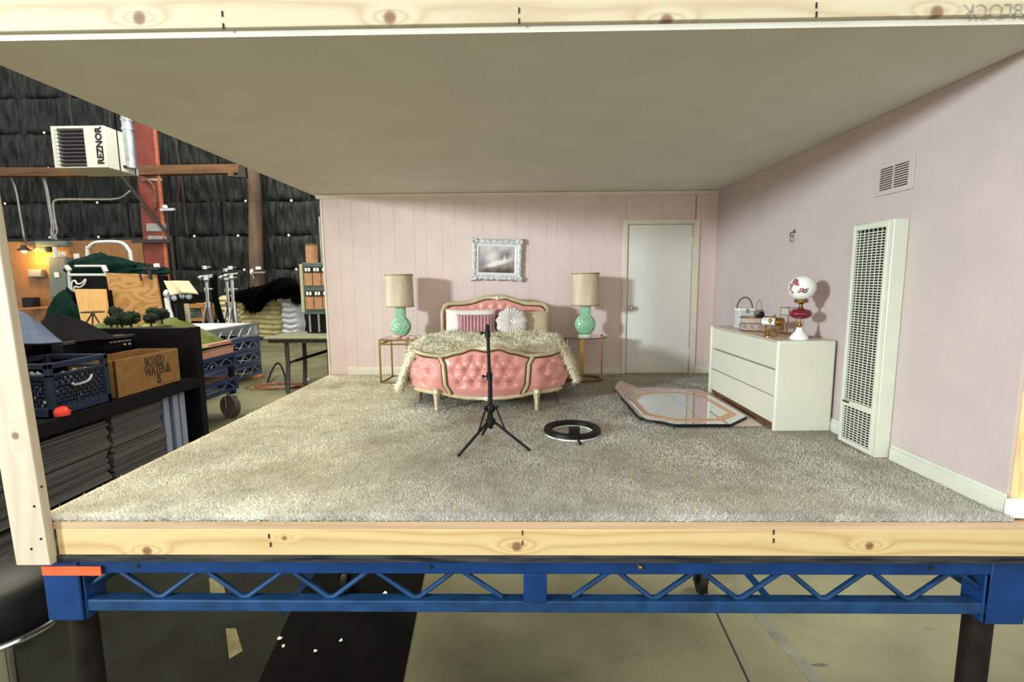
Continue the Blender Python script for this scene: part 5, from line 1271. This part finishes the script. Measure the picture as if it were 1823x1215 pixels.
# cables
c = atz(488, 690, ZF); cc_ = MB(c)
pts = []
for i in range(70):
    a = i*.35; r = .62+.16*math.sin(i*.31)+.1*math.sin(i*.13); pts.append(c+Vector((r*1.35*math.cos(a)+.5*math.sin(i*.05), r*.8*math.sin(a), .05+.02*(i % 3))))
cc_.tube(pts, .022, 6); tag(cc_.build('extension_cord', M_['orange'], smooth=180), 'orange extension cord coiled on the floor by the folding table', 'cable')
pts = [atz(x, y, ZF+.04) for x, y in ((476, 684), (482, 676), (492, 668), (500, 668), (508, 678), (512, 690), (535, 688))]; pts[2].z += .5; pts[3].z += .5; pts[1].z += .25; pts[4].z += .2
c = pts[0]; tag(MB(c).tube(smooth_path(pts, 4), .04, 6).build('black_cable', M_['blackm'], smooth=180), 'black cable looping over the orange cord', 'cable')
c = atz(546, 679, ZF); tag(MB(c).ball(c+Vector((0, 0, .06)), .14, .1, .07, 10, 6).build('paper_wad', M_['scrap']), 'white paper wad by the far foot of the folding table', 'scrap')
c = atz(536, 612, ZF); tag(MB(c).ball(c+Vector((0, 0, .06)), .35, .25, .07, 10, 6).build('paper_wad', M_['scrap']), 'white paper wad on the floor beyond the folding table', 'scrap')

# ------------------------------------------------------------------ blue decks and the model hill
def deck_face(par, c, x, ya_, yb_, za_, zb2, m1, m2, core_, nz=7, th=.10, depth=3.0):
    MB(c).box(x-.08, x, ya_, yb_, zb2-th, zb2).build('top_chord', m1, par); MB(c).box(x-.08, x, ya_, yb_, za_, za_+th*.8).build('bottom_chord', m1, par)
    MB(c).box(x-.085, x, yb_-.16, yb_, za_+th*.8, zb2-th).build('corner_plate', m1, par)
    q = [Vector((x-.04, ya_+.1+(yb_-ya_-.3)*i/(2*nz), (zb2-th) if i % 2 else (za_+th*.8))) for i in range(2*nz+1)]
    MB(c).tube(q, .028, 6).build('truss_rod', m2, par)
    MB(c).box(x-depth, x-.3, ya_, yb_-.1, zb2-th, zb2).build('deck_board', core_, par)
    MB(c).box(x-depth, x-.09, yb_-.09, yb_, za_, zb2-th).build('end_plate', m1, par)
xq = -9.25; c = Vector((-10.8, 11, ZF)); d1_ = thing('blue_deck_cart', 'blue steel deck on casters carrying the model hill', 'platform', c)
zt_ = at(426, 628, 13.2).z; zl = at(428, 690, 13.2).z
deck_face(d1_, c, xq, 8.9, 13.3, zt_-.42, zt_, M_['navy'], M_['faded'], M_['brown'], 6, .12)
deck_face(d1_, c, xq, 8.9, 13.3, zl-.05, zl+.38, M_['navy'], M_['faded'], M_['brown'], 6, .12)
for (x, y) in ((xq-.12, 13.15), (xq-2.9, 13.15), (xq-.12, 9.1), (xq-2.9, 9.1)):
    MB(c).cyl((x, y, ZF+.75), (x, y, zt_-.1), .095, n=12).build('leg', M_['blackm'], d1_)
    MB(c).lathe([(.2, 0), (.2, .05)], (x, y, ZF+.72), 16).build('swivel_plate', M_['conduit'], d1_)
    MB(c).lathe([(.25, -.09), (.36, -.09), (.36, .09), (.25, .09)], (0, 0, 0), 24, Matrix.Translation((x-.05, y-.12, ZF+.36)) @ Matrix.Rotation(R_(70), 4, 'Z') @ Matrix.Rotation(PI/2, 4, 'Y')).build('caster_wheel', M_['tyre'], d1_)
    MB(c).box(x-.16, x-.12, y-.2, y+.1, ZF+.3, ZF+.72).box(x+.04, x+.08, y-.2, y+.1, ZF+.3, ZF+.72).build('caster_fork', M_['conduit'], d1_)
zf2 = at(416, 603, 13.2).z
c = Vector((-10.8, 11, zt_)); fb_ = thing('foam_base', 'pinkish layered foam base under the model hill', 'base', c)
zm_ = (zt_+zf2)/2-.02
MB(c).box(-12.4, xq-.02, 8.95, 13.2, zt_, zm_).build('lower_slab', M_['foam'], fb_, bevel=.02); MB(c).box(-12.4, xq-.03, 8.95, 13.15, zm_+.006, zf2-.03).build('upper_slab', M_['foam'], fb_, bevel=.03)
c = Vector((-11, 11, zf2)); hl = thing('model_hill', 'scenic model hill with grass on the pink foam base', 'model', c)
def hill(u, v):
    x = -14.0+u*4.72; y = 9.0+v*4.2
    e = (1-u**5)*(1-(2*v-1)**14)
    return Vector((x, y, zf2-.02+e*min(1, .25+u*1.6)*(.74+.14*math.sin(x*1.3+1)+.14*math.sin(x*2.9+y*1.1)+.10*math.sin(y*2.1))-.12*(u**6)))
MB(c).sheet(hill, 60, 50, (0, 0, -.05)).build('grass_surface', M_['grass'], hl, smooth=180)
m = MB(c)
for (x, y, s) in ((350, 588, .3), (372, 592, .34), (392, 596, .25), (240, 577, .5), (275, 577, .4), (330, 578, .3)):
    p = at(x, y, 11.6); u = (p.x+14)/4.72; 
    if 0 < u < 1: q = hill(u, (11.6-9)/4.2); m.ball(q, s, s*1.1, .05, 12, 6)
m.build('sand_patch', M_['sand'], hl, smooth=180)
def tree(px, py, Y, r, label, seed):
    p = at(px, py, Y); u = min(max((p.x+14)/4.72, 0), 1); g = hill(u, (Y-9)/4.2); b = Vector((p.x, Y, g.z)); t = thing('model_tree', label, 'tree', b, 0, 'model trees on the hill')
    MB(b).cyl(b-Vector((0, 0, .05)), Vector((p.x, Y, p.z)), .03, n=6).build('trunk', M_['trunk'], t)
    rr = random.Random(seed); o = MB(b)
    for i in range(16):
        d_ = Vector((rr.gauss(0, 1), rr.gauss(0, 1), rr.gauss(0, .6))).normalized()*r*rr.uniform(.35, .85); o.ball(p+d_, r*rr.uniform(.28, .45), r*rr.uniform(.28, .45), r*rr.uniform(.25, .38), 8, 6)
    cr_ = o.build('crown', M_['tree'], t, smooth=0)
    n_ = 500; d_ = rng.normal(size=(n_, 3)); d_ /= np.linalg.norm(d_, axis=1, keepdims=True)
    spikes('leaves', np.array(tuple(p))+d_*r*.85*np.array([1.1, 1, .8]), d_+rng.normal(size=(n_, 3))*.5, rng.uniform(.025, .06, n_), .022, .5, M_['tree'], t, tuple(b))
tree(206, 556, 11.6, 0.158, 'small model tree at the left foot of the plywood sheet', 1); tree(216, 568, 11.0, 0.216, 'model tree at the left front of the hill', 2); tree(232, 566, 11.3, 0.238, 'largest model tree on the left half of the hill', 3)
tree(268, 567, 11.0, 0.158, 'low model tree near the middle of the hill', 4); tree(272, 556, 11.9, 0.144, 'model tree right behind the low one on the hill', 5); tree(287, 559, 11.6, 0.187, 'model tree at the right end of the tree row', 6); tree(197, 572, 10.6, 0.115, 'smallest model tree beside the black cart top', 7)
# stacked decks behind
xq2 = -12.2; zt3 = at(464, 574, 20.2).z; zb3 = at(467, 664, 20.2).z
c = Vector((-14, 17.5, ZF)); n_d = 4; hh = (zt3-zb3)/n_d
for i in range(n_d):
    za_ = zb3+i*hh; zz = za_+hh-.03
    t = thing('stacked_deck', ('lowest', 'second', 'third', 'topmost white topped')[i]+' steel deck in the stack beside the folding table', 'platform', Vector((c.x, c.y, za_)), 0, 'stacked steel decks')
    deck_face(t, Vector((c.x, c.y, za_)), xq2, 14.8, 20.25, za_, zz, M_['faded'] if i < 3 else M_['galv'], M_['galv'], M_['blackm'] if i < 3 else M_['pvc'], 7, .16 if i < 3 else .10, 3.5)
bk0 = Vector((xq2+.15, 19.6, ZF)); tag(MB(bk0).box(xq2-2.6, xq2+.32, 19.45, 19.85, ZF, zb3-.01).build('timber_block', M_['wdblk'], bevel=.02), 'timber block under the far end of the deck stack', 'block')
tag(MB(bk0).box(xq2-2.6, xq2-.1, 15.4, 15.8, ZF, zb3-.01).build('timber_block', M_['wdblk'], bevel=.02), 'timber block under the near end of the deck stack', 'block')

# ------------------------------------------------------------------ black cart at the left
cx = -7.0; c = Vector((-8, 6, ZF)); kt = thing('black_cart', 'black shelf cart beside the open left side of the set', 'cart', c)
sz = -.81; ys, ye = 2.9, 8.15
MB(c).box(cx-2.1, cx+.02, ye-.14, ye, ZF+.3, .29).build('end_panel', M_['blackm'], kt, bevel=.02)
MB(c).box(cx-2.1, cx-2.0, ys, ye-.14, ZF+.3, .22).build('back_panel', M_['blackm'], kt)
MB(c).box(cx-2.0, cx-.05, ys, ye-.15, sz-.06, sz).build('shelf', M_['blackm'], kt)
MB(c).box(cx-.05, cx+.02, ys, ye-.15, sz-.20, sz+.03).build('shelf_lip', M_['blackm'], kt, bevel=.01)
MB(c).box(cx-2.0, cx-.02, ys, ye-.15, ZF+.3, ZF+.38).build('bottom_shelf', M_['blackm'], kt)
MB(c).box(cx-.12, cx+.03, ye-.15, ye+.03, ZF+.3, .30).build('post', M_['blackm'], kt, bevel=.01); MB(c).box(cx-.12, cx+.03, ys-.1, ys, ZF+.3, .30).build('post', M_['blackm'], kt, bevel=.01)
for (x, y) in ((cx-.1, ys+.1), (cx-.1, ye-.1), (cx-1.9, ys+.1), (cx-1.9, ye-.1)):
    MB(c).lathe([(.14, -.05), (.15, 0), (.14, .05)], (0, 0, 0), 16, Matrix.Translation((x, y, ZF+.15)) @ Matrix.Rotation(PI/2, 4, 'Y')).build('caster', M_['black'], kt)
# milk crate
c = Vector((cx-.6, 5.28, sz)); ck = thing('milk_crate', 'slate blue plastic milk crate on the black cart', 'crate', c)
x0, x1, y0, y1, z0, z1 = cx-1.12, cx-.06, 4.74, 5.82, sz+.001, sz+.86
MB(c).box(x0, x1, y0, y1, z0, z0+.04).build('floor_plate', M_['crate'], ck)
for (x, y) in ((x0, y0), (x1-.09, y0), (x0, y1-.09), (x1-.09, y1-.09)): MB(c).box(x, x+.09, y, y+.09, z0, z1).build('corner_post', M_['crate'], ck, bevel=.02)
for z, h_, nm in ((z1-.09, .09, 'top_rim'), (z1-.22, .05, 'upper_band'), (z0, .17, 'lower_band')):
    MB(c).box(x0, x1, y0, y0+.04, z, z+h_).box(x0, x1, y1-.04, y1, z, z+h_).box(x0, x0+.04, y0, y1, z, z+h_).box(x1-.04, x1, y0, y1, z, z+h_).build(nm, M_['crate'], ck, bevel=.012)
lt = MB(c)
for k in range(-4, 10):
    for sg in (-1, 1):
        for (fx_, isx) in ((x1-.03, True), (y0+.03, False)):
            a_, b_ = (y0, y1) if isx else (x0, x1); t0 = a_+.1*k if sg > 0 else b_-.1*k
            za_, zb4 = z0+.17, z1-.22; p, q = t0, t0+sg*(zb4-za_)*.8
            lo_, hi_ = a_+.08, b_-.08
            def cl(tt, zz_, tt2, zz2):
                if tt < lo_: zz_ += (lo_-tt)/(tt2-tt)*(zz2-zz_); tt = lo_
                elif tt > hi_: zz_ += (hi_-tt)/(tt2-tt)*(zz2-zz_); tt = hi_
                return tt, zz_
            if (p < lo_ and q < lo_) or (p > hi_ and q > hi_): continue
            P0 = cl(p, za_, q, zb4); P1 = cl(q, zb4, p, za_)
            if abs(P0[0]-P1[0]) < .05: continue
            A_ = (fx_, P0[0], P0[1]) if isx else (P0[0], fx_, P0[1]); B2_ = (fx_, P1[0], P1[1]) if isx else (P1[0], fx_, P1[1])
            lt.bar(A_, B2_, .028, .028)
lt.build('lattice', M_['crate'], ck)
MB(c).tube(smooth_path([Vector((x1+.01, y0+.35, z1-.36)), Vector((x1+.03, y0+.40, z1-.40)), Vector((x1+.03, y0+.62, z1-.38)), Vector((x1+.01, y0+.72, z1-.30))], 4), .022, 8).build('handle', M_['conduit'], ck)
c = Vector((cx-.7, 5.25, sz+.05)); m = MB(c); rr = random.Random(4)
for i in range(60):
    p = Vector((rr.uniform(x0+.1, x1-.12), rr.uniform(y0+.1, y1-.1), rr.uniform(z0+.1, z1-.25))); d_ = Vector((rr.gauss(0, 1), rr.gauss(0, 1), rr.gauss(0, 1))).normalized()*.09
    m.cyl(p-d_, p+d_, .03, n=6)
so = tag(m.build('crate_fittings', M_['conduit']), 'jumble of small grey metal fittings inside the milk crate', 'fittings'); so['kind'] = 'stuff'
# cloths over the cart
def slope(label, pts_top, pts_bot, Y0, Y1, m, nm='draped_cloth'):
    c = at(*pts_bot[0], Y1)
    def fn(u, v):
        k = u*(len(pts_top)-1); i = min(int(k), len(pts_top)-2); f_ = k-i
        a = Vector((pts_top[i][0]*(1-f_)+pts_top[i+1][0]*f_, pts_top[i][1]*(1-f_)+pts_top[i+1][1]*f_)); b_ = Vector((pts_bot[i][0]*(1-f_)+pts_bot[i+1][0]*f_, pts_bot[i][1]*(1-f_)+pts_bot[i+1][1]*f_))
        q = a.lerp(b_, v); return at(q.x, q.y, Y0+(Y1-Y0)*v+.05*math.sin(u*9))
    return tag(MB(c).sheet(fn, 20, 10, (-.05, .06, -.03)).build(nm, m, smooth=60), label, 'cloth')
slope('slate blue cloth draped over the near end of the black cart', [(20, 548), (40, 556), (52, 562), (75, 578), (100, 600)], [(30, 612), (50, 612), (70, 612), (90, 611), (112, 609)], 6.2, 5.0, M_['denim'])
slope('black cloth heaped behind the milk crate on the cart', [(72, 572), (95, 559), (104, 558), (150, 572), (205, 600)], [(90, 612), (105, 611), (130, 610), (160, 606), (208, 603)], 7.2, 6.2, M_['cloth'])
slope('dark pointed cloth peak at the left of the black heap', [(66, 580), (82, 570), (97, 558)], [(80, 604), (92, 606), (100, 606)], 7.6, 7.0, M_['blackm'])
# black tray with small print behind the box
c = Vector((cx-1.2, 6.8, -.1)); tr_ = thing('black_tray', 'long black tray with pale markings behind the cardboard box', 'tray', c)
q0, q1 = at(112, 612, 5.95), at(236, 597, 7.75); q2, q3 = at(236, 620, 7.75), at(112, 634, 5.95)
MB(c).prism([q0, q1, q2, q3], (-.5, .3, 0)).build('body', M_['blackm'], tr_, bevel=.015)
MB(c).bar(q0+Vector((.02, 0, 0)), q1+Vector((.02, 0, 0)), .05, .05).build('rim', mat('worn_black_rim', (52, 48, 46), .5, var=.2), tr_)
for t_ in (.62, .68, .74, .80, .86, .92): MB(c).bar(q0.lerp(q1, t_).lerp(q3.lerp(q2, t_), .35)+Vector((.02, -.02, 0)), q0.lerp(q1, t_+.035).lerp(q3.lerp(q2, t_+.035), .35)+Vector((.02, -.02, 0)), .03, .03).build('marking', M_['conduit'], tr_)
for t_ in (.86, .94): MB(c).ball(q0.lerp(q1, t_).lerp(q3.lerp(q2, t_), .65)+Vector((.02, -.02, 0)), .03, n=8, m=6).build('rivet', M_['conduit'], tr_)
# cardboard box
c = Vector((cx-.5, 6.75, sz)); cd = thing('cardboard_box', 'open brown cardboard box with dark block lettering on the cart', 'box', c)
x0, x1, y0, y1, z0, z1 = cx-.95, cx-.10, 5.98, 7.62, sz+.001, sz+.70
w_ = .03
MB(c).box(x0, x1, y0, y1, z0, z0+w_).build('bottom', M_['card'], cd)
MB(c).box(x1-w_, x1, y0, y1, z0, z1).build('front_wall', M_['card'], cd, bevel=.006); MB(c).box(x0, x0+w_, y0, y1, z0, z1).build('back_wall', M_['card'], cd, bevel=.006)
MB(c).box(x0, x1, y0, y0+w_, z0, z1).build('side_wall', M_['card'], cd, bevel=.006); MB(c).box(x0, x1, y1-w_, y1, z0, z1).build('side_wall', M_['card'], cd, bevel=.006)
MT = lambda y, z: Matrix.Translation(Vector((x1+.004, y, z))-c) @ Matrix.Rotation(PI/2, 4, 'Z') @ Matrix.Rotation(PI/2, 4, 'X')
for tx, y, z, s_ in (('BOXED', 6.93, z0+.545, .25), ('WATER\u25b2', 7.0, z0+.36, .25), ('IS', 7.0, z0+.175, .235)):
    text('print', tx, s_, M_['ink'], cd, MT(y, z), .003, .62, .005)
c = at(120, 722, 4.85); c = Vector((cx+.0, c.y, sz+.03)); rd = thing('red_clamp', 'small red plastic clamp on the edge of the cart shelf', 'clamp', c)
MB(c).lathe([(.02, .0), (.10, .01), (.115, .07), (.09, .13), (.03, .15)], c-Vector((.03, 0, 0)), 14).build('cap', M_['red'], rd); MB(c).box(c.x-.02, c.x+.07, c.y+.02, c.y+.10, c.z+.09, c.z+.14).build('slot', M_['dark'], rd)
# grey board stacks on the lower shelf
def stack(y0, y1, z0, z1, n_, label, dx=0, m=None):
    c = Vector((cx-1, (y0+y1)/2, z0)); t = thing('board_stack', label, 'stack', c, 0, 'stacks of grey foam boards'); h_ = (z1-z0)/n_
    for i in range(n_):
        o_ = random.uniform(-.025, .025); MB(c).box(cx-1.8, cx-.18+o_+dx, y0+random.uniform(-.03, .03), y1+random.uniform(-.03, .03), z0+i*h_, z0+(i+.90)*h_).build('board', m or M_['board'], t, smooth=0)
stack(3.4, 5.80, -1.62, -1.12, 11, 'upper near stack of grey boards under the cart shelf')
stack(5.86, 7.05, -1.62, -1.02, 12, 'upper far stack of grey boards under the cart shelf', .03)
stack(3.0, 5.72, -2.15, -1.64, 11, 'lower near stack of grey boards under the cart shelf', .02)
stack(5.80, 7.05, -2.25, -1.64, 12, 'lower far stack of grey boards under the cart shelf', .05)
stack(3.0, 7.05, -2.72, -2.26, 8, 'bottom stack of grey boards on the cart floor', .0)
for k, (y, dxx, lab) in enumerate(((7.18, 0, 'near blue grey panel standing at the end of the board stacks'), (7.42, .03, 'middle blue grey panel standing at the end of the board stacks'), (7.66, .0, 'far blue grey panel standing at the end of the board stacks'))):
    c = Vector((cx-1, y, ZF+.38)); tag(MB(c).box(cx-1.7, cx-.2+dxx, y, y+.16, ZF+.39, -1.06).build('standing_panel', M_['panelG'], bevel=.01), lab, 'panel', 'standing panels on the cart')
# a stool
p = at(-8, 1072, .45); c = Vector((p.x, .45, ZF)); sl_ = thing('rolling_stool', 'grey padded stool with a chrome rim at the lower left edge', 'stool', c)
zs_ = p.z
MB(c).lathe([(.30, -.16), (.36, -.12), (.385, 0), (.36, .12), (.28, .17), (.02, .18)], Vector((c.x, c.y, zs_)), 32).build('seat', M_['grey'], sl_, smooth=180)
MB(c).tube([Vector((c.x+.39*math.cos(i*2*PI/40), c.y+.39*math.sin(i*2*PI/40), zs_-.11)) for i in range(40)], .022, 8, closed=True).build('rim', M_['chrome'], sl_)
MB(c).cyl(Vector((c.x, c.y, ZF+.25)), Vector((c.x, c.y, zs_-.14)), .06, n=12).build('post', M_['chrome'], sl_)
for i in range(5):
    a = i*2*PI/5; d_ = Vector((math.cos(a), math.sin(a), 0)); MB(c).bar(Vector((c.x, c.y, ZF+.28)), c+d_*.75+Vector((0, 0, .2)), .1, .08).build('base_arm', M_['black'], sl_); MB(c).ball(c+d_*.75+Vector((0, 0, .09)), .09, n=10, m=8).build('caster', M_['black'], sl_)
